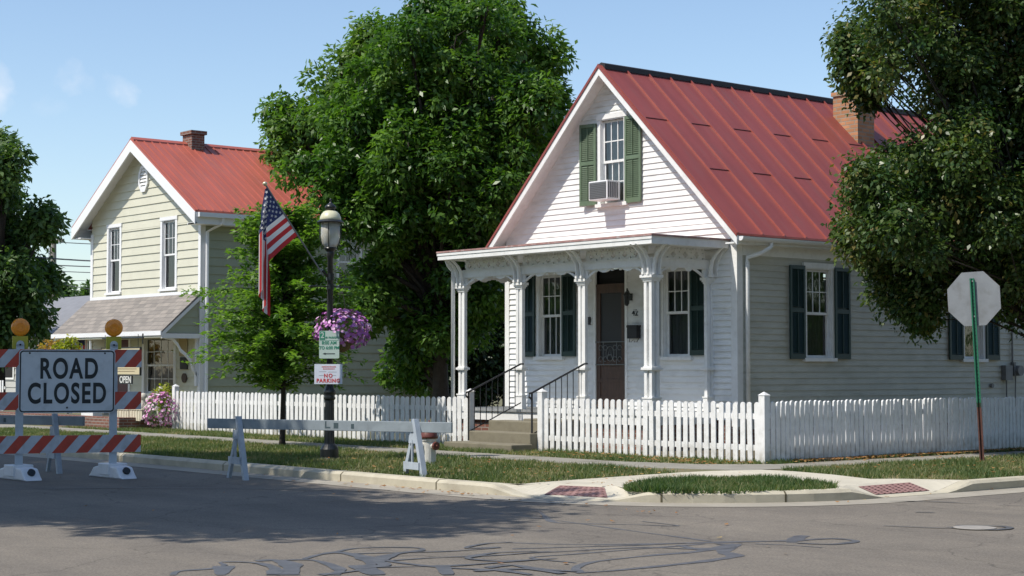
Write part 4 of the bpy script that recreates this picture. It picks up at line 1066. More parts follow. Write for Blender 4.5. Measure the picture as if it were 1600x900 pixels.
window(bs, 25.32, 26.13, 3.48, 5.02, BH_T, M_BWHITE, cas=.08, curtain=M_CURTD)
b = MB(bf); b.box(bd[0], bd[0]+.1, .15, 2.25, 0, .04); b.box(bd[1]-.1, bd[1], .15, 2.25, 0, .04); b.box(bd[0], bd[1], 2.25, 2.33, 0, .04); b.build('door_frame', M_BWHITE, BH_T)
b = MB(bf); b.box(bd[0]+.1, bd[1]-.1, .2, 2.24, -.06, -.02); b.build('shop_door', mat('maroon_paint', (.10, .02, .025), .5), BH_T)
# octagonal gable vent
vc = (-40.53, 6.42); oc = [(vc[0]+.27*math.cos(R(22.5+45*i)), vc[1]+.38*math.sin(R(22.5+45*i))) for i in range(8)]
b = MB(bf); 
for i in range(8):
    p, q = oc[i], oc[(i+1) % 8]; k = .76
    b.prism([p, q, (vc[0]+(q[0]-vc[0])*k, vc[1]+(q[1]-vc[1])*k), (vc[0]+(p[0]-vc[0])*k, vc[1]+(p[1]-vc[1])*k)], .0, .07)
for i in range(6):
    z = vc[1]-.26+i*.09; hw = .2 if 0 < i < 5 else .12
    b.face([(vc[0]-hw, z, .055), (vc[0]+hw, z, .055), (vc[0]+hw, z+.07, .03), (vc[0]-hw, z+.07, .03)])
b.build('gable_vent', M_BWHITE, BH_T)
# pent roof
PYF = 20.2; zt, ze = 3.30, 2.36
b = MB(Fr((0, 0, 0), (0, 1, 0), (0, 0, 1), (1, 0, 0)))
b.prism([(PYF, ze), (BY0-.055, zt), (BY0-.055, zt-.07), (PYF, ze-.05)][::-1], BX0-.12, BX1+.04); b.build('pent_roof', M_SHING, BH_T)
b = MB(); b.box(BX0-.12, BX1+.04, PYF-.03, PYF-.0, ze-.11, ze-.0); b.build('pent_fascia', M_BWHITE, BH_T)
b = MB(Fr((0, 0, 0), (0, 1, 0), (0, 0, 1), (1, 0, 0)))
b.prism([(PYF, ze-.05), (BY0-.055, zt-.07), (BY0-.055, zt-.17), (PYF, ze-.15)][::-1], BX1+.005, BX1+.045)
b.box(PYF+.01, BY0-.05, ze-.18, ze-.06, BX1-.03, BX1+.04); b.build('pent_trim', M_BWHITE, BH_T)
b = MB(Fr((0, 0, 0), (0, 1, 0), (0, 0, 1), (1, 0, 0)))
siding(b, ze-.05, zt-.15, lambda v: PYF+.1+(v-ze+.05)/(zt-ze)*(BY0-PYF), lambda v: BY0-.05, [], .2, lip=.02)
b.v = [(x+BX1-.02, y, z) for x, y, z in b.v]; b.build('pent_gable', M_BEIGE_S, BH_T)
b = MB(); b.box(BX0, BX1, PYF+.0, BY0-.06, ze-.16, ze-.12); b.build('pent_soffit', M_BEIGE, BH_T)
# scroll bracket
b = MB(Fr((0, 0, 0), (0, 1, 0), (0, 0, 1), (1, 0, 0)))
pts = [(BY0-.95, 2.2), (BY0-.75, 2.17), (BY0-.6, 2.02), (BY0-.52, 1.88), (BY0-.38, 1.78), (BY0-.24, 1.62), (BY0-.18, 1.42), (BY0-.08, 1.28)]
for p, q in zip(pts[:-1], pts[1:]): b.prism([(p[0], p[1]-.04), (q[0], q[1]-.04), (q[0], q[1]+.045), (p[0], p[1]+.045)], BX1-.1, BX1-.04)
b.box(BY0-.11, BY0-.05, 1.0, 2.2, BX1-.1, BX1-.04); b.build('bracket', M_BWHITE, BH_T)
b = MB(); b.box(-40.72, -40.22, 22.5, 22.88, 7.0, 7.68); b.box(-40.77, -40.17, 22.45, 22.93, 7.681, 7.78); b.build('chimney', M_BRICK, BH_T)
# plaques right of the shop window
b = MB(bf); b.box(-38.55, -38.15, 1.75, 2.2, .03, .05); b.build('wall_plaque', mat('tan_plaque', (.42, .33, .18), .6), BH_T)
b = MB(bf); b.box(-38.48, -38.12, 1.42, 1.72, .03, .06); b.build('wall_box', M_IRON, BH_T)
b = MB(bf); b.tube([(-38.28, 1.2, .03), (-38.28, 1.2, .06)], .12, 14); b.build('wall_ornament', mat('ornament_brown', (.08, .05, .04), .6), BH_T)

# hanging shop sign and OPEN board, hung from the pent roof
SY = 20.05
def px_rect(p0, p1, Y): a = onY(*p0, Y); c = onY(*p1, Y); return a[0], c[0], c[2], a[2]
x0, x1, z0, z1 = px_rect((160, 545), (219, 585), SY)
SG = thing('hanging_sign', 'cream shop board with dark frame hanging behind the road barricade', 'sign', ((x0+x1)/2, SY, z0))
b = MB(front(SY)); b.box(x0, x1, z0, z1, -.02, .02); b.build('board', mat('cream_board', (.55, .48, .30), .5), SG, bevel=.0)
b = MB(front(SY)); t = .03; b.box(x0-t, x1+t, z1, z1+t, -.025, .025); b.box(x0-t, x1+t, z0-t, z0, -.025, .025); b.box(x0-t, x0, z0, z1, -.025, .025); b.box(x1, x1+t, z0, z1, -.025, .025); b.build('frame', M_BLACK, SG)
b = MB(front(SY)); 
for x in (x0+.15, x1-.12): b.tube([(x, z1+t, 0), (x, z1+.35, 0)], .008, 5)
b.tube([(x0, z1+.26, 0), (x1+.15, z1+.26, 0)], .018, 6); b.tube([(x1+.12, z1+.1, 0), (x1+.12, 2.30, 0)], .02, 6)
b.build('hanger', M_BLACK, SG)
b = MB(front(SY)); b.box(x0+.1, x1-.15, z0+.13, z0+.142, .0205, .024); b.box(x0+.4, x1-.25, z0+.07, z0+.08, .0205, .024); b.build('sign_line', mat('sign_brown', (.12, .06, .03), .6), SG)
a0, a1, c0, c1 = px_rect((186, 587), (207, 600), SY)
OP = thing('open_sign', 'small black hanging board reading OPEN below the cream shop board', 'sign', ((a0+a1)/2, SY, c0))
b = MB(front(SY)); b.box(a0, a1, c0, c1, -.01, .01); b.tube([(a0+.1, c1, 0), (a0+.1, z0-.03, 0)], .004, 4); b.tube([(a1-.1, c1, 0), (a1-.1, z0-.03, 0)], .004, 4); b.build('board', M_INK, OP)
text('OPEN', ((a0+a1)/2, SY-.012, (c0+c1)/2), (1, 0, 0), (0, 0, 1), .24, mat('chalk_white', (.6, .6, .56), .7), OP, xs=1.0, offset=.006)

# ================================================================== FOLIAGE
def leaf_cloud(centers, radii, n_per, L, W, seed, up=.45, shell=.6, droop=.3, flat=1.0):
    rng = np.random.default_rng(seed); C = np.repeat(np.array(centers), n_per, 0); Rr = np.repeat(np.array(radii), n_per)
    m = len(C); d = rng.normal(size=(m, 3)); d /= np.linalg.norm(d, axis=1)[:, None]
    rad = (1-shell*rng.random(m)**1.6)
    P = C + d*(Rr*rad)[:, None]*np.array([1, 1, flat])
    nrm = d*.55 + np.array([0, 0, up]) + rng.normal(0, .45, (m, 3)); nrm /= np.linalg.norm(nrm, axis=1)[:, None]
    ax = d + rng.normal(0, .7, (m, 3)) - np.array([0, 0, droop]); ax -= nrm*(ax*nrm).sum(1)[:, None]; ax /= np.linalg.norm(ax, axis=1)[:, None]
    sd_ = np.cross(nrm, ax); s = rng.uniform(.65, 1.25, m)[:, None]
    v0 = P; v2 = P+ax*L*s; mid = P+ax*L*s*.45+nrm*L*.10; v1 = mid+sd_*W*s/2; v3 = mid-sd_*W*s/2
    V = np.concatenate([v0, v1, v2, v3]); i = np.arange(m); F = np.stack([i, i+m, i+2*m, i+3*m], 1)
    ct = np.repeat(rng.normal(0, .24, len(centers)), n_per)
    tint = np.clip(.42+ct+rng.normal(0, .22, m), 0, 1)
    return V, F, tint
def sub_clumps(lobes, r_sub, dens, seed, squash=.85, jitter=.15):
    rng = np.random.default_rng(seed); C, Rs = [], []
    for (c, r) in lobes:
        n = max(4, int(dens*r*r))
        d = rng.normal(size=(n, 3)); d /= np.linalg.norm(d, axis=1)[:, None]
        k = rng.uniform(.55, 1.0+jitter, n)
        C.append(np.array(c)+d*(k*r)[:, None]*np.array([1, 1, squash])); Rs.append(r_sub*rng.uniform(.55, 1.3, n))
    return np.concatenate(C), np.concatenate(Rs)
def tree(name, label, base, lobes, trunk_r, leaf_m, bark, r_sub, dens, n_per, L, W, seed, group=None, cat='tree', fork=.35, **kw):
    T = thing(name, label, cat, tuple(base), group)
    C, Rs = sub_clumps(lobes, r_sub, dens, seed); V, F, t = leaf_cloud(C, Rs, n_per, L, W, seed+1, **kw)
    raw_mesh('crown', V, F, leaf_m, T, tint=t)
    b = MB(); base = np.array(base, float); top = np.mean([l[0] for l in lobes], 0)
    top = np.array([base[0]*.4+top[0]*.6, base[1]*.4+top[1]*.6, top[2]])
    fz = base+(top-base)*fork
    rnd = random.Random(seed)
    pts = [base+(0, 0, -.05), base+(0, 0, .25)] + [base+(top-base)*t + np.array([rnd.uniform(-.1, .1), rnd.uniform(-.1, .1), 0]) for t in (.2, .4, .6, .8, 1)]
    b.tube(pts, [trunk_r*1.35, trunk_r*1.05, trunk_r*.9, trunk_r*.75, trunk_r*.55, trunk_r*.35, trunk_r*.15], 10)
    for (c, r) in lobes:
        c = np.array(c); t = rnd.uniform(fork, .8); s = base+(top-base)*t
        if s[2] > c[2]: t = max(.15, min(t, (c[2]-base[2])/(top[2]-base[2]+1e-6)-.1)); s = base+(top-base)*max(t, .12)
        mid = (s+c)/2+np.array([rnd.uniform(-.2, .2), rnd.uniform(-.2, .2), rnd.uniform(0, .35)])
        b.tube([s, mid, c], [trunk_r*.4, trunk_r*.25, trunk_r*.1], 7)
        for q in range(5):
            e = c+np.array([rnd.uniform(-1, 1), rnd.uniform(-1, 1), rnd.uniform(-.4, .9)])*r*.8
            b.tube([mid*.3+c*.7, (c+e)/2+np.array([0, 0, .1]), e], [trunk_r*.12, trunk_r*.07, trunk_r*.03], 5)
    b.build('trunk', bark, T, smooth=True)
    return T
def PL(lst, depth, jd, seed, grow=1.0, sat=4):
    """lobes given by picture position (px,py,radius px) and distance"""
    rnd = random.Random(seed); out = []
    for e in lst:
        px, py, r = e[:3]; d = (e[3] if len(e) > 3 else depth)+rnd.uniform(-jd, jd)
        c = at(px, py, d); R_ = r*d/F_PX*grow; out.append((c, R_*.75))
        for q in range(sat):
            v = np.array([rnd.gauss(0, 1), rnd.gauss(0, 1), rnd.gauss(0, 1)+.2]); v /= np.linalg.norm(v); out.append((c+v*R_*rnd.uniform(.76, 1.08), R_*rnd.uniform(.20, .40)))
    return out
M_LEAF1 = leaf_mat('leaf_deep_green', (.035, .095, .016), (.105, .20, .032), (.15, .26, .05), trans=.36, rough=.38)
M_LEAF2 = leaf_mat('leaf_fresh_green', (.055, .13, .02), (.14, .23, .045), (.18, .26, .07), trans=.42)
M_LEAF3 = leaf_mat('leaf_olive_green', (.030, .072, .020), (.105, .150, .040), (.19, .165, .05), trans=.28, rough=.38)
M_LEAF4 = leaf_mat('leaf_far_green', (.05, .10, .03), (.10, .17, .045), (.13, .20, .07), trans=.35)
big = PL([(625, 110, 85), (700, 78, 76), (755, 95, 62), (560, 190, 80), (665, 200, 110), (765, 210, 78), (822, 165, 34), (525, 265, 62), (610, 320, 95), (730, 330, 100),
          (792, 315, 52), (640, 420, 88), (745, 430, 82), (590, 470, 52), (690, 500, 70), (640, 560, 34), (560, 330, 60), (655, 60, 60), (800, 380, 40), (670, 300, 90, 36.6), (740, 240, 80, 37), (620, 250, 70, 37)], 38.6, 1.5, 3)
bt = at(690, 600, 39); bt[2] = .12
tree('shade_tree', 'big round deep green tree filling the gap between the two houses', bt, big, .20, M_LEAF1, M_BARKD, .38, 31, 150, .165, .075, 21, shell=.40)
l2 = PL([(432, 215, 34), (470, 185, 42), (520, 140, 50), (500, 235, 50), (560, 110, 45), (585, 75, 30)], 47, 1.2, 4)
b2 = at(520, 590, 47.5); b2[2] = .12
tree('light_green_tree', 'lighter green tree peeping out left behind the big tree above the beige house roof', b2, l2, .22, M_LEAF2, M_BARK, .5, 24, 80, .22, .09, 31)
l3 = PL([(755, 32, 44), (805, 45, 34), (845, 92, 30), (858, 158, 20), (785, 85, 52), (730, 35, 36), (822, 130, 38), (860, 205, 14), (740, 480, 80), (660, 520, 60), (790, 520, 70)], 52, 1.5, 5)
b3 = at(800, 590, 52); b3[2] = .12
tree('background_tree', 'tall tree behind the big tree, its top showing left of the white house gable', b3, l3, .28, M_LEAF2, M_BARK, .55, 22, 75, .24, .10, 41)
# right street tree (trunk outside the picture)
rt = PL([(1345, 62, 46), (1328, 105, 30), (1345, 128, 24, 26.6), (1415, 55, 72), (1500, 40, 90), (1590, 60, 100), (1480, 130, 76), (1570, 180, 95), (1352, 290, 44), (1420, 275, 60), (1485, 255, 75), (1342, 345, 40), (1405, 360, 60), (1475, 350, 74),
         (1545, 330, 80), (1600, 290, 90), (1362, 400, 28), (1408, 430, 42), (1455, 450, 46), (1432, 490, 26), (1520, 430, 40), (1590, 400, 62), (1590, 465, 42), (1520, 240, 80, 27.6), (1560, 110, 90, 27.6), (1470, 330, 60, 27.4), (1680, 120, 130), (1690, 280, 120), (1660, 400, 80), (1760, 200, 110), (1640, 0, 120), (1540, -40, 110), (1440, -30, 80), (1700, -60, 140)], 26.2, 1.1, 6)
bt2 = at(1690, 700, 26.5); bt2[2] = .12
tree('street_tree', 'dark olive tree overhanging the picket fence and red roof at the right', bt2, rt, .06, M_LEAF3, M_BARKD, .34, 64, 120, .098, .052, 51, droop=.5)
# left tree
lt = PL([(-45, 310, 64), (0, 285, 42), (26, 360, 38), (-8, 400, 56), (-45, 450, 76), (26, 440, 38), (12, 500, 48), (-30, 545, 55), (-14, 240, 22), (58, 352, 16), (60, 440, 16), (-85, 380, 80)], 60, 1.8, 7)
b4 = at(-5, 610, 60); b4[2] = .12
tree('round_tree', 'dark green tree at the left edge beyond the shop house', b4, lt, .3, M_LEAF4, M_BARKD, .62, 22, 80, .27, .13, 61)
ll = PL([(95, 475, 22), (70, 470, 20), (110, 490, 16)], 95, 2, 8)
b5 = at(88, 590, 96); b5[2] = .12
tree('distant_tree', 'small far tree beside the utility pole', b5, ll, .2, M_LEAF4, M_BARKD, .7, 14, 60, .35, .2, 71, group='distant trees')
ll = PL([(136, 470, 14), (150, 480, 16)], 100, 2, 9)
b6 = at(145, 590, 100); b6[2] = .12
tree('distant_tree', 'small far tree touching the left wall of the beige house', b6, ll, .2, M_LEAF4, M_BARKD, .7, 14, 60, .35, .2, 72, group='distant trees')
# shade trees on the near side of the street (they cast the shade on the asphalt)
for k, (cx, cy, rr, lab) in enumerate([(-18.6, 2.6, 3.1, 'tall street tree on the near kerb casting shade over the foreground asphalt'), (-22.0, 4.2, 3.3, 'tall street tree on the near kerb shading the road closed barricade'), (-28.2, 4.2, 3.2, 'tall street tree on the near kerb farthest down the closed street')]):
    lob = []; rnd = random.Random(90+k)
    for i in range(15):
        a = rnd.uniform(0, 6.28); q = rnd.uniform(.2, 1)*rr
        lob.append((np.array([cx+q*math.cos(a)*1.15, cy+q*math.sin(a)*.85, 8.4+rnd.uniform(-1.5, 1.7)]), rnd.uniform(1.1, 1.7)))
    if k == 0:
        lob += [(np.array([-14.9, 3.5, 8.2]), .75), (np.array([-13.7, 3.5, 8.0]), .42), (np.array([-15.6, 5.0, 8.6]), .8), (np.array([-14.6, 4.9, 8.4]), .35), (np.array([-15.4, 1.9, 8.2]), .45), (np.array([-15.6, 6.3, 8.4]), .4)]
    tree('street_tree', lab, (cx-1, 1.9, .12), lob, .25, M_LEAF1, M_BARK, .5, 26, 60, .2, .1, 101+k, group='street trees on the near kerb')

for k, (x, y, lab) in enumerate([(2.5, 20, 'unseen tree added across the side street nearest the corner to block sky light'), (3.0, 30, 'unseen tree added across the side street farther back to block sky light')]):  # out of view, added to cut sky light on the side wall and fence
    rnd = random.Random(200+k); lob = [(np.array([x+rnd.uniform(-3, 2.5), y+rnd.uniform(-4.5, 4.5), rnd.uniform(4, 10.5)]), rnd.uniform(1.6, 2.4)) for _ in range(16)]
    tree('street_tree', lab, (x, y, .12), lob, .4, M_LEAF1, M_BARKD, .75, 14, 45, .34, .18, 211+k, group='unseen trees added across the side street')
rngw = np.random.default_rng(77)
cw = [(30+rngw.uniform(-4, 6), y+rngw.uniform(-2, 2), rngw.uniform(1.5, 8)) for y in np.arange(-30, 95, 2.2) for _ in range(2)] + [(x+rngw.uniform(-2, 2), -24+rngw.uniform(-5, 3), rngw.uniform(1.5, 7.5)) for x in np.arange(-95, 26, 2.2) for _ in range(2)]
V, F, t = leaf_cloud(cw, rngw.uniform(2.2, 3.8, len(cw)), 90, 1.1, .7, 78)
tag(raw_mesh('added_treeline', V, F, M_LEAF1, tint=t), kind='stuff')  # unseen tree band added to darken window reflections and low sky light
hd = [(at(px, py, d), r) for px, py, d, r in [(700, 560, 47, 1.2), (735, 560, 47.5, 1.2), (770, 555, 48, 1.2), (805, 555, 48, 1.2), (720, 500, 48, 1.3), (765, 490, 48.5, 1.3), (800, 480, 48.5, 1.3), (745, 440, 49, 1.2), (790, 430, 49, 1.2), (700, 470, 48, 1.2)]]
hb = at(750, 590, 48); hb[2] = .12
tree('evergreen', 'dark dense evergreen seen through the left porch bay behind the white house', hb, hd, .2, leaf_mat('leaf_evergreen', (.010, .026, .008), (.025, .055, .014), trans=.15), M_BARKD, .5, 40, 90, .2, .09, 81)

# young sapling in the tree lawn: arching twigs with leaves along them
def sapling():
    base = onz(441, 697, .12); base[2] = .12
    T = thing('young_tree', 'young tree with arching leafy twigs between the fence and the kerb', 'tree', tuple(base))
    rnd = random.Random(5); rng = np.random.default_rng(8); b = MB()
    b.tube([base+(0, 0, -.03), base+(.0, 0, .12), base+(.02, .0, .8), base+(0, .02, 1.7), base+(.03, 0, 2.8), base+(-.03, 0.02, 3.6)], [.075, .05, .042, .036, .024, .008], 8)
    Ps, Ax, Sd = [], [], []
    right = np.array([XD[0], YD[0], 0]); 
    n = 320
    for i in range(n):
        h = .95+2.75*(i/n)**.9; a = rnd.uniform(0, 6.283); ln = (1.68*(1-((h-1.5)/2.6)**2*.55) if h > 1.2 else 1.0)*rnd.uniform(.55, 1.1)
        el = rnd.uniform(.15, .75) if h < 2.6 else rnd.uniform(.5, 1.15)
        dr = np.array([math.cos(a)*math.cos(el), math.sin(a)*math.cos(el), math.sin(el)])
        s = base+np.array([0, 0, h-.0]); pts = []
        for t in np.linspace(0, 1, 9): pts.append(s+dr*ln*t+np.array([0, 0, -.34*ln*t*t]))
        b.tube(pts[::2], [.012, .009, .006, .004, .002], 4)
        pts = np.array(pts)
        for j in range(78):
            t = rnd.uniform(.08, 1)*8; k = min(int(t), 7); p = pts[k]+(pts[k+1]-pts[k])*(t-k); tg = pts[k+1]-pts[k]; tg /= np.linalg.norm(tg)
            sdv = np.cross(tg, [0, 0, 1]); sdv /= np.linalg.norm(sdv)+1e-6; sg = 1 if rnd.random() < .5 else -1
            Ps.append(p+np.array([rnd.gauss(0, .03), rnd.gauss(0, .03), rnd.gauss(0, .03)])); Ax.append(sdv*sg*.8+tg*.6+np.array([0, 0, rnd.uniform(-.5, .1)])+rng.normal(0, .2, 3))
    # long shoot reaching left
    s = base+np.array([0, 0, 2.0]); e = onY(285, 456, 16.2); pts = np.array([s+(e-s)*t+np.array([0, 0, .22*math.sin(t*3.14)]) for t in np.linspace(0, 1, 9)])
    b.tube(list(pts[::2]), [.014, .011, .008, .005, .003], 5)
    for j in range(200):
        t = rnd.uniform(.2, 1)*8; k = min(int(t), 7); p = pts[k]+(pts[k+1]-pts[k])*(t-k); Ps.append(p+rng.normal(0, .05, 3)); Ax.append(rng.normal(0, .6, 3)+(pts[8]-pts[0])*.25+np.array([0, 0, -.2]))
    P = np.array(Ps); Ax = np.array(Ax); m = len(P); nr = np.array([0, 0, 1.])+rng.normal(0, .45, (m, 3)); Ax -= nr*((Ax*nr).sum(1)/(nr*nr).sum(1))[:, None]; Ax /= np.linalg.norm(Ax, axis=1)[:, None]; nr /= np.linalg.norm(nr, axis=1)[:, None]
    sd_ = np.cross(nr, Ax); s_ = rng.uniform(.7, 1.2, m)[:, None]; L, W = .12, .055
    v0 = P; v2 = P+Ax*L*s_; mid = P+Ax*L*.45*s_+nr*.008; V = np.concatenate([v0, mid+sd_*W*s_/2, v2, mid-sd_*W*s_/2]); i = np.arange(m)
    raw_mesh('crown', V, np.stack([i, i+m, i+2*m, i+3*m], 1), leaf_mat('leaf_sapling', (.075, .17, .025), (.19, .30, .06), (.24, .34, .10), trans=.45), T, tint=np.clip(rng.normal(.4, .25, m), 0, 1))
    b.build('trunk', M_BARKD, T, smooth=True)
sapling()

# ================================================================== STREET LAMP + what hangs on it
LX, LY = -20.88, 13.98; LB = .1
LAMP = thing('street_lamp', 'black fluted street lamp with cream domed lantern in the tree lawn', 'street lamp', (LX, LY, LB))
MB().lathe([(.15, 0), (.15, .03), (.135, .05), (.135, .17), (.11, .22), (.085, .25)], (LX, LY, LB), 24).build('base', M_BLACK, LAMP, smooth=False)
MB().lathe([(.08, .24), (.075, .30), (.068, .85), (.066, .9)], (LX, LY, LB), 32, flute=.09).build('fluted_column', M_BLACK, LAMP)
MB().lathe([(.07, .88), (.09, .91), (.075, .94), (.085, .98), (.095, 1.0), (.07, 1.04), (.055, 1.1), (.048, 1.14)], (LX, LY, LB), 24).build('collar', M_BLACK, LAMP, smooth=True)
MB().lathe([(.048, 1.12), (.045, 2.0), (.042, 2.95), (.05, 2.96), (.055, 3.0), (.06, 3.03), (.055, 3.06)], (LX, LY, LB), 16).build('pole', M_BLACK, LAMP, smooth=True)
b = MB(); b.lathe([(.055, 3.05), (.095, 3.10), (.085, 3.115)], (LX, LY, LB), 16)
for k in range(4):
    a = R(45+90*k); b.tube([(LX+.10*math.cos(a), LY+.10*math.sin(a), LB+3.09), (LX+.155*math.cos(a), LY+.155*math.sin(a), LB+3.25), (LX+.155*math.cos(a), LY+.155*math.sin(a), LB+3.49)], .008, 5)
b.lathe([(.19, 3.475), (.20, 3.485), (.165, 3.515), (.15, 3.52)], (LX, LY, LB), 24); b.build('cage', M_BLACK, LAMP)
gl = bpy.data.materials.new('lamp_glass'); gl.use_nodes = True; _b = gl.node_tree.nodes['Principled BSDF']
_b.inputs['Base Color'].default_value = (.62, .60, .52, 1); _b.inputs['Roughness'].default_value = .25; _b.inputs['Transmission Weight'].default_value = .45
MB().lathe([(.085, 3.115), (.12, 3.17), (.14, 3.26), (.14, 3.475)], (LX, LY, LB), 20).build('lamp_glass', gl, LAMP, smooth=True)
MB().lathe([(.16, 3.5), (.155, 3.55), (.135, 3.60), (.10, 3.64), (.065, 3.655)], (LX, LY, LB), 24).build('lamp_dome', mat('cream_dome', (.62, .60, .42), .35), LAMP, smooth=True)
MB().lathe([(.066, 3.65), (.066, 3.68), (.085, 3.69), (.08, 3.72), (.045, 3.75), (.02, 3.77), (.01, 3.80), (.018, 3.815), (.003, 3.84)], (LX, LY, LB), 16).build('finial', M_BLACK, LAMP, smooth=True)
b = MB(); b.tube([(LX, LY-.34, 2.64), (LX, LY+.36, 2.64)], .012, 6); b.lathe([(.055, 2.50), (.055, 2.57)], (LX, LY, LB), 12); b.tube([(LX, LY+.35, 2.64), (LX, LY+.37, 2.61), (LX, LY+.35, 2.60)], .01, 5); b.tube([(LX, LY-.34, 2.64), (LX, LY-.36, 2.62)], .016, 5); b.build('basket_arm', M_BLACK, LAMP)
b = MB(); b.lathe([(.06, 2.68), (.06, 2.78)], (LX, LY, LB-.05), 12); b.tube([(LX, LY, 2.74), (LX, LY-.14, 2.88)], .02, 8); b.build('flag_bracket', M_BLACK, LAMP)
# hanging basket
BK = np.array([LX-.10, LY+.28, 1.98])
HB = thing('hanging_basket', 'hanging basket overflowing with purple petunias on the lamp arm', 'flower basket', tuple(BK))
b = MB(); b.lathe([(.03, -.30), (.14, -.24), (.21, -.12), (.235, 0), (.22, 0), (.20, -.02)], tuple(BK), 18); b.build('basket', mat('coir', (.14, .10, .05), .95, var=.3, vscale=40), HB)
b = MB()
for k in range(3):
    a = 2.1*k; b.tube([(BK[0]+.22*math.cos(a), BK[1]+.22*math.sin(a), BK[2]), (BK[0], BK[1], 2.60)], .003, 4)
b.build('hanger', M_IRON, HB)
def petunias(parent, C, rad, n, seed, mats, size=.035, nl=900, leafm=M_LEAF2):
    rng = np.random.default_rng(seed); d = rng.normal(size=(n, 3)); d /= np.linalg.norm(d, axis=1)[:, None]; d[:, 2] = np.where(d[:, 2] < -.75, -d[:, 2], d[:, 2])
    P = np.array(C)+d*np.array(rad)*rng.uniform(.82, 1.08, n)[:, None]; b = MB(); Vs, Fs, mi = [], [], []
    for i in range(n):
        nn = d[i]+np.array([0, 0, .25])+rng.normal(0, .25, 3); nn /= np.linalg.norm(nn); a = np.cross(nn, [.3, .2, 1]); a /= np.linalg.norm(a); c = np.cross(nn, a); s = size*rng.uniform(.75, 1.25); base = len(Vs)
        Vs.append(P[i]-nn*s*.35)
        for k in range(10):
            t = 2*math.pi*k/10; rr = s*(1 if k % 2 == 0 else .84); Vs.append(P[i]+(a*math.cos(t)+c*math.sin(t))*rr+nn*s*.1)
        mt = rng.choice(len(mats), p=[.62, .38] if len(mats) == 2 else None)
        for k in range(10): Fs.append((base, base+1+k, base+1+(k+1) % 10)); mi.append(mt)
    raw_mesh('flowers', np.array(Vs), np.array(Fs), mats, parent, matidx=np.array(mi))
    V, F, t = leaf_cloud([C], [1.0], nl, .06, .03, seed+3, shell=.75)
    V = np.array(C)+(V-np.array(C))*np.array(rad)*.95
    raw_mesh('foliage', V, F, leafm, parent, tint=t)
M_PUR = mat('petal_purple', (.42, .14, .42), .6, var=.25, vscale=20); M_PINK = mat('petal_lilac', (.60, .36, .56), .6, var=.2, vscale=20)
petunias(HB, BK+np.array([0, 0, .02]), (.43, .41, .31), 560, 12, [M_PUR, M_PINK], .030, 2000)
# flag and staff
FT = np.array([LX, LY-1.12, 4.07]); FB = np.array([LX, LY-.12, 2.80])
FL = thing('us_flag', 'striped flag with white stars drooping from a slanted staff on the lamp', 'flag', tuple(FB))
b = MB(); b.tube([FB, FT], .013, 8); b.build('staff', mat('steel_staff', (.22, .23, .24), .4, metal=.5), FL)
b = MB(); b.lathe([(.005, -.03), (.03, -.015), (.035, .01), (.02, .03), (.003, .035)], tuple(FT), 12); b.build('staff_ball', mat('gold_ball', (.7, .62, .4), .3, metal=.5), FL, smooth=True)
pd = (FB-FT)/np.linalg.norm(FB-FT); P0 = FT+pd*.06; HOIST = .84; FLY = 1.42
perp = np.array([0, pd[2], -pd[1]]);  perp = perp/np.linalg.norm(perp)
if perp[2] > 0: perp = -perp
def flag_pt(u, v):
    """u along the fly 0..1, v along the hoist 0..1 from the tip"""
    s = u*FLY; h = P0+pd*HOIST*v
    Lp = max(.02, (h[1]-P0[1])/abs(perp[1])*.93)     # runs square to the staff until below the tip, then hangs
    if s < Lp: p = h+perp*s; k = s/Lp; q = np.array([.035*math.sin(v*5+s*4)*k, 0, 0])
    else:
        e = s-Lp; soft = min(1, e/.12); p = h+perp*Lp+np.array([0, -.02-.13*(1-v)*min(1, e/.9)*0, -e]); hang = min(1, e/.35)
        fold = math.sin(v*13.0); p = p+np.array([.06*fold*hang, -.10*(1-v)*hang+.035*math.cos(v*13)*hang, 0]); q = np.array([.035*math.sin(v*5+Lp*4)*(1-hang), 0, 0])
    return p+q
NU, NV = 40, 39; V = np.array([[flag_pt(i/NU, j/NV) for j in range(NV+1)] for i in range(NU+1)]).reshape(-1, 3); F, mi = [], []
for i in range(NU):
    for j in range(NV):
        a = i*(NV+1)+j; F.append((a, a+1, a+NV+2, a+NV+1)); u = (i+.5)/NU; v = (j+.5)/NV
        mi.append(2 if (u < .4 and v < 7/13) else (0 if int(v*13) % 2 == 0 else 1))
def cloth(name, c):
    m = mat(name, c, .7); n = m.node_tree; o = n.nodes['Material Output']; tr = n.nodes.new('ShaderNodeBsdfTranslucent'); tr.inputs[0].default_value = (*c, 1); mx = n.nodes.new('ShaderNodeMixShader'); mx.inputs[0].default_value = .3
    n.links.new(n.nodes['Principled BSDF'].outputs[0], mx.inputs[1]); n.links.new(tr.outputs[0], mx.inputs[2]); n.links.new(mx.outputs[0], o.inputs[0]); return m
CR, CW, CB = cloth('flag_red', (.50, .03, .035)), cloth('flag_white', (.72, .72, .72)), cloth('flag_blue', (.025, .035, .12))
fo = raw_mesh('flag_cloth', V, np.array(F), [CR, CW, CB], FL, matidx=np.array(mi)); fo.data.polygons.foreach_set('use_smooth', [True]*len(F))
Vs, Fs = [], []
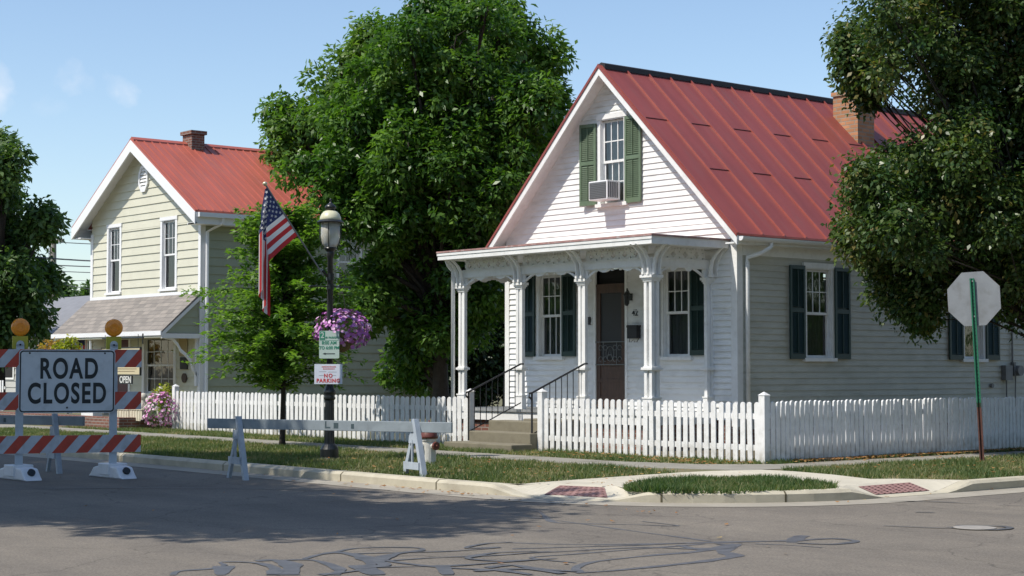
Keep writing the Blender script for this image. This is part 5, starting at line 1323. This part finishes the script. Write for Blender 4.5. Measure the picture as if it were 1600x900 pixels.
for r_ in range(9):
    for c_ in range(6 if r_ % 2 == 0 else 5):
        v = (r_+1)/10*7/13; u = ((c_*2+1+(r_ % 2))/12)*.4
        for off in (-1, 1):
            p = flag_pt(u, v); pu = flag_pt(u+.01, v)-p; pv = flag_pt(u, v+.01)-p; nn = np.cross(pu, pv); nn /= np.linalg.norm(nn)+1e-9; pu /= np.linalg.norm(pu); pv = np.cross(nn, pu)
            base = len(Vs); Vs.append(p+nn*off*.004)
            for k in range(10):
                t = 2*math.pi*k/10; rr = .026 if k % 2 == 0 else .012; Vs.append(p+(pu*math.cos(t)+pv*math.sin(t))*rr+nn*off*.004)
            for k in range(10): Fs.append((base, base+1+k, base+1+(k+1) % 10))
raw_mesh('flag_stars', np.array(Vs), np.array(Fs), CW, FL)
# lamp signs (face the camera side of the road corner)
sr = np.array([.80, .60, 0]); sr /= np.linalg.norm(sr); sn = np.cross(sr, [0, 0, 1])
def lampsign(name, label, px0, px1, py0, py1, thick, rad):
    dd = 24.95; c = at((px0+px1)/2, (py0+py1)/2, dd-.07); w_ = (px1-px0)*dd/F_PX/ (abs(sr @ np.array([XD[0], YD[0], 0]))); h_ = (py1-py0)*dd/F_PX
    c = np.array([LX, LY, c[2]])+sn*.12 + sr*(((px0+px1)/2-515.5)*dd/F_PX)
    T = thing(name, label, 'sign', tuple(c)); fr = Fr(c, sr, (0, 0, 1), sn)
    return T, fr, w_, h_
T, fr, w_, h_ = lampsign('parking_sign', 'green and white two hour parking sign below the flower basket', 503, 535, 517, 560, .004, .02)
def rrect(w_, h_, r, n=4):
    P = []
    for (cx, cy, a0) in ((w_/2-r, -h_/2+r, -90), (w_/2-r, h_/2-r, 0), (-w_/2+r, h_/2-r, 90), (-w_/2+r, -h_/2+r, 180)):
        for i in range(n+1): a = R(a0+90*i/n); P.append((cx+r*math.cos(a), cy+r*math.sin(a)))
    return P
M_SGREEN = mat('sign_green', (.02, .20, .12), .5); M_SRED = mat('sign_red', (.48, .04, .04), .55); M_PAPER = mat('paper_white', (.60, .64, .72), .6); M_PGREY = mat('parking_sheet', (.42, .52, .47), .45)
b = MB(fr); b.prism(rrect(w_, h_, .02), -.003, .003); b.build('panel', M_PGREY, T)
b = MB(fr); k = w_*.16; b.box(-w_/2+.008, -w_/2+.09, h_/2-.13, h_/2-.008, .0032, .005); b.box(-w_/2+.01, w_/2-.01, h_/2-.145, h_/2-.14, .0032, .0045); b.build('green_block', M_SGREEN, T)
text('2', fr.w(-w_/2+.05, h_/2-.068, .0055), sr, (0, 0, 1), .12, M_PGREY, T, offset=.002)
text('HR PARKING', fr.w(.045, h_/2-.1, .004), sr, (0, 0, 1), .042, M_SGREEN, T, offset=.001)
text('8:00 AM', fr.w(.0, h_*.06, .004), sr, (0, 0, 1), .066, M_SGREEN, T, offset=.0015)
text('TO 6:00 PM', fr.w(.0, -h_*.12, .004), sr, (0, 0, 1), .062, M_SGREEN, T, offset=.0015)
b = MB(fr); b.box(-.06, .09, -h_*.345, -h_*.315, .0032, .005); b.prism([(-.10, -h_*.33), (-.055, -h_*.37), (-.055, -h_*.29)], .0032, .005); b.build('arrow', M_INK, T)
T, fr, w_, h_ = lampsign('no_parking_notice', 'white paper notice with red NO PARKING lettering on the lamp post', 495.5, 540, 569, 600, .004, 0)
b = MB(fr); b.box(-w_/2, w_/2, -h_/2, h_/2, -.003, .003); b.build('panel', M_PAPER, T)
text('NO', fr.w(.0, -.025, .004), sr, (0, 0, 1), .075, M_SRED, T, offset=.003, spacing=1.3)
text('PARKING', fr.w(.0, -.097, .004), sr, (0, 0, 1), .075, M_SRED, T, offset=.003, spacing=1.2)
b = MB(fr)
rn = random.Random(3)
for (zz, u0, u1, hh) in ((.105, -.10, .11, .016), (.075, -.08, .09, .014)):
    u = u0
    while u < u1: l = rn.uniform(.008, .018); b.box(u, u+l, zz-hh/2, zz+hh/2, .0032, .0045); u += l+.006
b.build('small_print', M_SRED, T)
b = MB(fr)
for u0, u1, zz in ((-.14, -.06, -.02), (.05, .12, -.02), (-.14, -.03, .035), (.0, .13, .03)): b.box(u0, u1, zz-.002, zz+.002, .0032, .0045)
b.build('rule_line', M_GREY, T)

# ================================================================== FIRE HYDRANT
hp = np.array([-18.90, 14.30, .08]); HY = thing('fire_hydrant', 'white fire hydrant with brown bonnet and caps behind the plank barricade', 'fire hydrant', tuple(hp))
MB().lathe([(.13, 0), (.13, .03), (.10, .04), (.095, .36), (.11, .37), (.11, .40)], tuple(hp), 18).build('barrel', M_HYW, HY, smooth=False)
MB().lathe([(.125, .40), (.125, .43), (.11, .47), (.085, .53), (.05, .57), (.03, .585), (.03, .61), (.012, .62), (.008, .65)], tuple(hp), 18).build('bonnet', M_HYD, HY, smooth=True)
for d in ((1, 0), (-1, 0), (0, -1)):
    dv = np.array([d[0]*.94+d[1]*.3, d[1]*.94+abs(d[0])*.0, 0]); b = MB(); c = hp+[0, 0, .30]; dv = dv/np.linalg.norm(dv)
    b.tube([c+dv*.08, c+dv*.135], .045, 12); b.build('nozzle', M_HYW, HY); b = MB(); b.tube([c+dv*.136, c+dv*.175], .058, 8); b.tube([c+dv*.175, c+dv*.20], .018, 5); b.build('cap', M_HYD, HY)

# ================================================================== WOODEN PLANK BARRICADES
M_PLANK = mat('plank_shade_grey', (.25, .29, .31), .7, var=.12, vscale=4, dirt=((.14, .16, .17), .5, 7))  # shade on the plank is put into this grey base colour
M_TRES = mat('trestle_shade_blue', (.38, .43, .48), .6, var=.1, vscale=5, dirt=((.22, .23, .23), .5, 9))  # trestle colour dulled and blued to stand for shade
def plank_barricade(label):
    o = np.array([-17.05, 12.69, 0]); d = np.array([-.921, -.39, 0]); d /= np.linalg.norm(d); nrm = np.array([-d[1], d[0], 0])
    T = thing('plank_barricade', label, 'barricade', tuple(o), 'wooden plank barricades')
    f = Fr(o+np.array([0, 0, 0]), -d, (0, 0, 1), np.cross(-d, [0, 0, 1])); sgn = 1
    b = MB(f); b.box(-3.18, .52, .575+.08, .705+.08, -.02, .02)
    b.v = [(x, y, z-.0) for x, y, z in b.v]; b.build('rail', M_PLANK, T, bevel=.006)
    b = MB(f); rn = random.Random(4)
    for (a, w0, h0) in ((-1.32, .02, .09), (-1.30, .06, .018), (-1.19, .07, .07), (-.93, .045, .06)): b.box(a, a+w0, .665+.02, .665+.02+h0, .0202, .0215)
    b.build('stencil_mark', mat('faded_ink', (.05, .08, .09), .7), T)
    for tx in (-2.68, 0):
        c = o+(-d)*tx; s = np.array([.98, -.16, 0]); s /= np.linalg.norm(s); fr = Fr(c, s, (0, 0, 1), np.cross(s, [0, 0, 1]))
        fr2 = Fr(c+np.array([0, 0, 0])+fr.n*.0, fr.r, fr.u, fr.n)
        A = MB(fr2)
        A.prism([(-.10, .52), (.09, .52), (.085, .64), (-.085, .64)], .022, .045); A.box(-.21, .20, .20, .29, .0455, .062); A.box(-.012, .012, .25, .56, .03, .05)
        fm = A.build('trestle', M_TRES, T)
        for (x0_, x1_, zt) in ((-.33, -.03, .66), (.29, .015, .82)):
            L = MB(fr2); wv = .035; L.prism([(x0_-wv, 0), (x0_+wv, 0), (x1_+wv, zt), (x1_-wv, zt)], -.0215, .0215 if x0_ < 0 else .0455+.0)
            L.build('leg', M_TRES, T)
    return T
PB = plank_barricade('white plank barricade with shade painted in, on two trestles in front of the street lamp')
PB2 = copy_tree(PB); PB2.location = (-22.35, 10.4, 0); PB2['label'] = 'white plank barricade with shade painted in, partly hidden behind the road closed sign'

# ================================================================== ROAD CLOSED BARRICADE
bc = np.array([-21.1, 9.98, 0]); bd_ = np.array([.371, .928, 0]); bd_ /= np.linalg.norm(bd_); bn = np.cross(bd_, [0, 0, 1]); fr = Fr(bc, bd_, (0, 0, 1), bn)
RB_ = thing('road_barricade', 'striped orange and white road barricade with two amber lights and white plastic feet', 'barricade', tuple(bc))
UW = .60
for s in (-1, 1):
    b = MB(fr); b.box(s*UW-.05, s*UW+.05, .12, 1.76, -.02, .02); b.tube([(s*UW, 1.76, -.02), (s*UW, 1.76, .02)], .05, 16); up_ = b.build('upright', M_WBAR, RB_)
    b = MB(fr); b.tube([(s*UW, 1.755, .02), (s*UW, 1.755, .03)], .014, 8); b.build('bolt', M_INK, up_)
    fd = np.array([1.0, .0, 0]); f2 = Fr(fr.w(s*UW, 0, 0), fd, (0, 0, 1), np.cross(fd, [0, 0, 1]))
    b = MB(f2); b.prism([(-.49, 0), (.49, 0), (.42, .05), (.33, .15), (.1, .17), (-.1, .17), (-.33, .13), (-.42, .04)], -.12, .12); ft = b.build('foot', M_PLAST, RB_, bevel=.02)
    b = MB(f2); b.box(-.15, .15, .04, .19, -.14, .14); b.build('socket', M_PLAST, ft, bevel=.01)
    b = MB(); c = f2.w(.39, .10, 0); nn = fd*.8+np.array([0, 0, .6]); b.tube([c-nn*.01, c+nn*.022], .05, 14); b.build('plug', M_INK, ft)
RL0, RL1 = -.95, .96
def stripes(name, z0, z1, parent):
    b = MB(fr); b.box(RL0, RL1, z0, z1, .022, .045); rl = b.build('rail', M_RAILW, parent); s = MB(fr); h = z1-z0
    per = .305; x = RL0-per*1.5
    while x < RL1:
        P = [(x, z0), (x+per/2, z0), (x+per/2+h*.85, z1), (x+h*.85, z1)]
        # clip to the rail
        def clip(P, lim, sg):
            out = []
            for i in range(len(P)):
                p, q = P[i], P[(i+1) % len(P)]; ip = sg*(p[0]-lim) <= 0; iq = sg*(q[0]-lim) <= 0
                if ip: out.append(p)
                if ip != iq: t = (lim-p[0])/(q[0]-p[0]); out.append((lim, p[1]+(q[1]-p[1])*t))
            return out
        Q = clip(P, RL1, 1); Q = clip(Q, RL0, -1) if len(Q) > 2 else Q
        if len(Q) > 2: s.prism(Q, .0452, .0465)
        x += per
    s.build('stripe', M_ORANGE, rl)
for z0, z1 in ((.335, .565), (.90, 1.135), (1.46, 1.695)): stripes('rail', z0, z1, RB_)
SGN = thing('road_closed_sign', 'large white sign reading ROAD CLOSED with black border on the striped barricade', 'sign', tuple(fr.w(0, .86, .05)))
b = MB(fr); zc = 1.275; SWd, SH = 1.23, .83
b2_ = MB(Fr(fr.w(0, zc, 0), fr.r, fr.u, fr.n)); b2_.prism(rrect(SWd, SH, .05, 5), .047, .053); b2_.build('panel', M_SIGNW, SGN)
fz = Fr(fr.w(0, zc, 0), fr.r, fr.u, fr.n); b = MB(fz); O = rrect(SWd-.02, SH-.02, .045, 5); I = rrect(SWd-.055, SH-.055, .032, 5)
for i in range(len(O)):
    j = (i+1) % len(O); b.face([(*O[i], .0545), (*O[j], .0545), (*I[j], .0545), (*I[i], .0545)])
b.build('border', M_INK, SGN)
text('ROAD', fz.w(.02, .155, .0545), fr.r, fr.u, .37, M_INK, SGN, offset=.010, xs=.66, spacing=1.16)
text('CLOSED', fz.w(.0, -.17, .0545), fr.r, fr.u, .37, M_INK, SGN, offset=.010, xs=.66, spacing=1.16)
b = MB(fz)
for u, v in ((-.48, .37), (.48, .37), (0.0, -.345)): b.tube([(u, v, .05), (u, v, .058)], .013, 8)
b.build('bolt', M_INK, SGN)
for s, lab in ((-1, 'amber warning light on the left upright of the barricade'), (1, 'amber warning light on the right upright of the barricade')):
    T = thing('warning_light', lab, 'warning light', tuple(fr.w(s*UW, 1.7, 0)), 'amber barricade lights')
    b = MB(fr); b.box(s*UW-.10, s*UW+.10, 1.70, 1.87, -.085, -.025); b.build('battery_case', M_YEL, T, bevel=.01)
    b = MB(fr); c = (s*UW, 1.985); b.tube([(c[0], c[1], -.075), (c[0], c[1], -.06), (c[0], c[1], -.03), (c[0], c[1], -.005), (c[0], c[1], .005)], [.10, .118, .118, .10, .05], 24); [b.tube([(c[0]+rr_*math.cos(t), c[1]+rr_*math.sin(t), .0055) for t in np.linspace(0, 2*math.pi, 20)], .004, 5) for rr_ in (.03, .055)]; b.build('lens', M_AMBER, T, smooth=False)

# ================================================================== STOP SIGN (back view)
sp = onz(1535, 725, .1); sdv = np.array([.963, .264, 0]); sdv /= np.linalg.norm(sdv)
SS = thing('stop_sign', 'grey back of an octagonal sign on a leaning green perforated post', 'street sign', tuple(sp))
rightv = np.array([XD[0], YD[0], 0]); tiltv = np.array([0, 0, 1.])-rightv*.044; tiltv /= np.linalg.norm(tiltv)
nn = np.cross(sdv, tiltv); nn /= np.linalg.norm(nn); nn = -nn if nn @ np.array([XD[1], YD[1], 0]) > 0 else nn   # towards the viewer
rr = np.cross(tiltv, nn); fr = Fr(sp, rr, tiltv, nn)
def upost(v0, v1, m, name):
    b = MB(fr); b.box(-.016, .016, v0, v1, -.028, -.022); b.box(-.022, -.016, v0, v1, -.022, .006); b.box(.016, .022, v0, v1, -.022, .006); b.box(-.034, -.022, v0, v1, .0, .006); b.box(.022, .034, v0, v1, .0, .006)
    o = b.build(name, m, SS); return o
upost(-.1, .86, M_RUST, 'post_base'); up2 = upost(.80, 2.62, M_GREENP, 'post')
b = MB(fr)
for z in np.arange(.9, 2.6, .05): b.box(-.006, .006, z, z+.018, -.0215, -.0205)
b.build('post_holes', M_INK, up2)
sc_z = 2.33; hw = .381; oct_ = [(hw/math.cos(R(22.5))*math.cos(R(22.5+45*i)), sc_z+hw/math.cos(R(22.5))*math.sin(R(22.5+45*i))) for i in range(8)]
b = MB(fr); b.prism(oct_, -.036, -.031); b.build('sign_panel', mat('aluminium_back', (.25, .265, .28), .5, metal=.3, var=.10, vscale=5, dirt=((.16, .16, .15), .5, 8)), SS)
b = MB(fr); b.prism(oct_, -.0375, -.0365); b.build('sign_face', mat('stop_red', (.5, .02, .02), .5), SS)
b = MB(fr)
for z in (sc_z+.25, sc_z-.25): b.tube([(0, z, -.03), (0, z, -.012)], .012, 6)
b.build('bolt', M_GALV, SS)

# ================================================================== SHOP FRONT BITS
def pz(px, py, Y): return onY(px, py, Y)
# brick planter wall
BP = MB(); BPa = (-44.5, 17.35); 
BP.box(-44.5, -34.0, 17.3, 17.55, .0, .37); BP.box(-34.25, -34.0, 17.551, 18.6, .0, .37)
o = BP.build('brick_planter', M_BRICK, loc=(-38, 17.4, .12)); tag(o, 'low red brick planter wall in front of the shop house', 'planter wall')
o = MB().box(-44.5, -34.26, 17.56, 18.6, .05, .33).build('planter_soil', M_SOIL, loc=(-38, 17.8, .1)); tag(o, 'dark planting soil inside the brick planter', 'soil', kind='stuff')
# white crate-like planters with scalloped foot
for (a, c, lab) in (((187, 640), (207, 658), 'cream wooden box on the brick planter nearer the sign'), ((208, 640), (228, 660), 'cream wooden box on the brick planter nearer the pink flowers')):
    x0, z1 = pz(*a, 17.8)[[0, 2]]; x1, z0 = pz(*c, 17.8)[[0, 2]]
    b = MB(); b.box(x0, x1, 17.7, 17.95, z0+.03, z1)
    for i in range(5): xx = x0+(x1-x0)*(i+.15)/5; b.box(xx, xx+.02, 17.69, 17.7, z0+.03, z1)
    b.box(x0-.01, x1+.01, 17.685, 17.96, z1, z1+.02); b.box(x0, x0+.06, 17.7, 17.95, .33, z0+.03); b.box(x1-.06, x1, 17.7, 17.95, .33, z0+.03)
    o = b.build('wooden_box', mat('cream_wood', (.58, .53, .40), .7, var=.12, vscale=8), loc=((x0+x1)/2, 17.8, .33)); tag(o, lab, 'planter box')
# garden figurines
for (px, py0, py1, lab) in ((224, 614, 640, 'small pale stone garden figure nearest the window'), (233, 620, 642, 'small pale stone garden figure nearest the fence end'), (251, 604, 628, 'slim pale garden statue above the yellow green plant')):
    t = pz(px, py0, 18.4); q = pz(px, py1, 18.4); h = t[2]-.30; s = h
    b = MB(); b.lathe([(.11, 0), (.12, .08), (.07, .12), (.085, .3), (.11, .45), (.10, .58), (.05, .70), (.06, .74), (.085, .82), (.08, .92), (.03, 1.0)], (t[0], 18.4, .30), 12)
    b.v = [(x, y, .30+(z-.30)*h) for x, y, z in b.v]
    o = b.build('garden_statue', mat('pale_stone', (.50, .47, .40), .8, var=.15, vscale=20), loc=(t[0], 18.4, .30), smooth=True); tag(o, lab, 'statue', 'garden figures by the shop')
# pink flowering bush and yellow-green plant next to the fence end
c = onY(250, 645, 17.75); FBu = thing('flower_bush', 'pink and white flowering bush at the fence end by the brick planter', 'flower bush', (c[0], c[1], .12))
petunias(FBu, np.array([c[0], c[1], .52]), (.38, .36, .42), 330, 33, [mat('petal_pink', (.55, .20, .42), .6, var=.3, vscale=12), mat('petal_pale', (.66, .48, .58), .6, var=.2, vscale=12)], .030, 2400)
def bush(name, label, c, rad, n, L, W, lm, seed, cat='bush', tr=.02):
    T = thing(name, label, cat, (c[0], c[1], .12)); rng = np.random.default_rng(seed); k = 26
    d = rng.normal(size=(k, 3)); d /= np.linalg.norm(d, axis=1)[:, None]; C = np.array(c)+d*np.array(rad)*.7
    V, F, t = leaf_cloud(C, [min(rad)*.5]*k, n//k, L, W, seed+1); raw_mesh('foliage', V, F, lm, T, tint=t)
    b = MB()
    for i in range(6): b.tube([(c[0]+rng.uniform(-.05, .05), c[1], .1), (c[0], c[1], (c[2]+.1)/2), tuple(C[i])], [tr, tr*.7, tr*.3], 5)
    b.build('stem', M_BARKD, T)
    return T
M_YG = leaf_mat('leaf_yellow_green', (.16, .20, .02), (.35, .34, .04), (.42, .30, .05), trans=.4)
c = onY(258, 622, 18.3); bush('leafy_plant', 'bright yellow green plant behind the pink flowers', c, (.38, .3, .28), 700, .10, .05, M_YG, 44, 'plant')
c = onY(107, 543, 19.6); bush('leafy_plant', 'yellow leaved potted plant behind the top of the road closed sign', c, (.42, .3, .30), 500, .13, .07, M_YG, 45, 'plant')
c = onY(80, 548, 19.9); bush('leafy_plant', 'orange and yellow potted plant left behind the road closed sign', c, (.35, .3, .30), 400, .13, .07, leaf_mat('leaf_orange', (.30, .14, .04), (.40, .32, .06), (.45, .30, .1), trans=.35), 46, 'plant')
# small flag hung flat on the shop wall by the porch
x0, x1, z0, z1 = px_rect((121, 524), (138, 552), 20.6)
SFl = thing('small_flag', 'small dim striped flag hanging at the left end of the shop porch', 'flag', ((x0+x1)/2, 20.6, z0)); f6 = front(20.6)
for i in range(9):
    a0, a1 = x0+(x1-x0)*i/9, x0+(x1-x0)*(i+1)/9
b = MB(f6); N = 14
for i in range(N):
    a0, a1 = x0+(x1-x0)*i/N, x0+(x1-x0)*(i+1)/N; n0, n1 = .03*math.sin(i*1.1), .03*math.sin((i+1)*1.1)
    mid = z0+(z1-z0)*.45
    b.face([(a0, z0, n0), (a1, z0, n1), (a1, mid, n1), (a0, mid, n0)], i % 2); b.face([(a0, mid, n0), (a1, mid, n1), (a1, z1, n1), (a0, z1, n0)], 2 if i < 9 else i % 2)
b.build('flag_cloth', [CR, CW, CB], SFl); b = MB(f6); b.tube([(x0-.1, z1+.02, 0), (x1+.1, z1+.02, 0)], .012, 6); b.build('rod', M_BWHITE, SFl)
# porch post at left end of the pent roof
b = MB(); b.box(-42.95, -42.83, 20.3, 20.42, .12, 2.22); o = b.build('pent_post', M_BWHITE, BH_T)
# white benches / objects just above the planter behind the sign
for (p0, p1, lab) in (((130, 640), (148, 657), 'white folded board leaning behind the brick planter'), ((62, 649), (108, 656), 'long pale bench seen below the road closed sign')):
    x0, x1, z0, z1 = px_rect(p0, p1, 18.0); b = MB(); b.box(x0, x1, 17.95, 18.02, max(z0, .34)+.0, z1); 
    b.box(x0+.02, x0+.06, 17.96, 18.2, .12, z1-.03); b.box(x1-.06, x1-.02, 17.96, 18.2, .12, z1-.03); b.box(x0, x1, 18.02, 18.3, z1-.05, z1-.01)
    o = b.build('garden_bench', M_WHITE, loc=((x0+x1)/2, 18, .12)); tag(o, lab, 'bench')

# low white fence at far left
T = thing('picket_fence', 'small distant white picket fence at the left edge beyond the barricade', 'fence', (-50.5, 20.2, .12), 'white picket fences round the yards'); pm = None
for i in range(26):
    if pm is None: b = MB(); b.prism([(-50.46, 20.0), (-50.37, 20.0), (-50.37, 20.02), (-50.46, 20.02)], .15, 1.1); pm = b.build('picket', M_FENCE, T); continue
    o = pm.copy(); COL.objects.link(o); o.parent = T; o.location = (i*.16, 0, 0)
MB().box(-50.5, -46.3, 20.03, 20.06, .35, .43).build('rail', M_FENCE, T); MB().box(-50.5, -46.3, 20.03, 20.06, .85, .93).build('rail', M_FENCE, T)

# ---- distant grey building, pole and wires
gb = at(40, 560, 66); GB = thing('grey_building', 'low pale building with dark roof beyond the shop house', 'building', (gb[0], gb[1], .12))
fg = Fr((gb[0], gb[1], 0), (1, 0, 0), (0, 0, 1), (0, -1, 0))
b = MB(fg); siding(b, .2, 2.75, lambda v: -9, lambda v: 7.2, [], .25, lip=.03); b.box(-9, 7.2, .1, 2.7, -7, -.03); b.build('wall', mat('pale_siding', (.45, .45, .42), .7, var=.06), GB)
b = MB(Fr((gb[0], gb[1], 0), (0, 1, 0), (0, 0, 1), (1, 0, 0))); b.prism([(-.5, 2.7), (3.5, 4.4), (7.5, 2.7), (7.5, 2.6), (3.5, 4.28), (-.5, 2.6)][::-1], -9.4, 7.6); b.build('roof', mat('grey_shingle', (.20, .205, .22), .85, var=.1, vscale=3), GB)
b = MB(Fr((gb[0], gb[1], 0), (0, 1, 0), (0, 0, 1), (1, 0, 0))); b.prism([(-.0, 2.7), (7, 2.7), (3.5, 4.25)], 7.15, 7.2); b.build('gable', mat('pale_siding2', (.45, .45, .42), .7), GB)
for x in (-5, -1.5, 2.3, 5.4):
    w_ = MB(fg); w_.box(x-.55, x+.55, 1.0, 2.1, .03, .06); wo_ = w_.build('window', M_WHITE, GB); w_ = MB(fg); w_.box(x-.45, x+.45, 1.08, 2.02, .061, .066); w_.build('pane', M_DARK, wo_)
c = at(108, 505, 80); SH_ = MB(Fr((c[0], c[1], 0), (0, 1, 0), (0, 0, 1), (1, 0, 0))); SH_.prism([(-3, 2.9), (1, 4.1), (5, 2.9), (5, .1), (-3, .1)][::-1], -5, 9)
o = SH_.build('green_roof_shed', [mat('green_roof', (.25, .34, .30), .6)], loc=(c[0], c[1], .12)); tag(o, 'distant shed with pale green sloping roof beside the utility pole', 'shed')
up = at(82, 560, 88); up[2] = .1
UP = thing('utility_pole', 'weathered wooden utility pole left of the beige house', 'utility pole', tuple(up))
MB().tube([tuple(up), (up[0], up[1], 6), (up[0], up[1], 8.3)], [.17, .15, .12], 10).build('pole', M_POLE, UP)
b = MB(); b.box(up[0]-1.1, up[0]+1.1, up[1]-.06, up[1]+.06, 7.9, 8.05); b.build('crossarm', M_POLE, UP)
b = MB(); b.box(up[0]-.3, up[0]-.15, up[1]-.15, up[1]+.15, 7.1, 7.7); b.build('transformer', M_GALV, UP)
for i, (ya, yb, dep, rad_) in enumerate(((361, 376, 80, .022), (396, 409, 60, .02), (410, 419, 78, .02), (441, 446, 90, .02), (462, 450, 92, .018), (380, 402, 58, .026), (345, 360, 90, .012), (428, 432, 96, .015))):
    A_, B_ = at(-200 if i not in (3, 4) else 82, ya-(14 if i not in (3, 4) else 0), dep), at(260, yb+9, dep+6)
    pts = [A_+(B_-A_)*t-np.array([0, 0, .25*math.sin(math.pi*t)]) for t in np.linspace(0, 1, 14)]
    b = MB(); b.tube(pts, rad_, 4); o = b.build('power_line', M_GREY, loc=tuple(A_)); tag(o, ['thick dark power line just under the eave of the beige house', 'pale power line crossing the mid sky', 'dark power line above the distant trees', 'power line leaving the utility pole level', 'power line rising from the utility pole to the right', 'pale thick cable crossing in front of the left tree', 'faint topmost power line left of the beige house', 'thin faint power line low over the distant trees'][i], 'power line', 'power lines at the left')
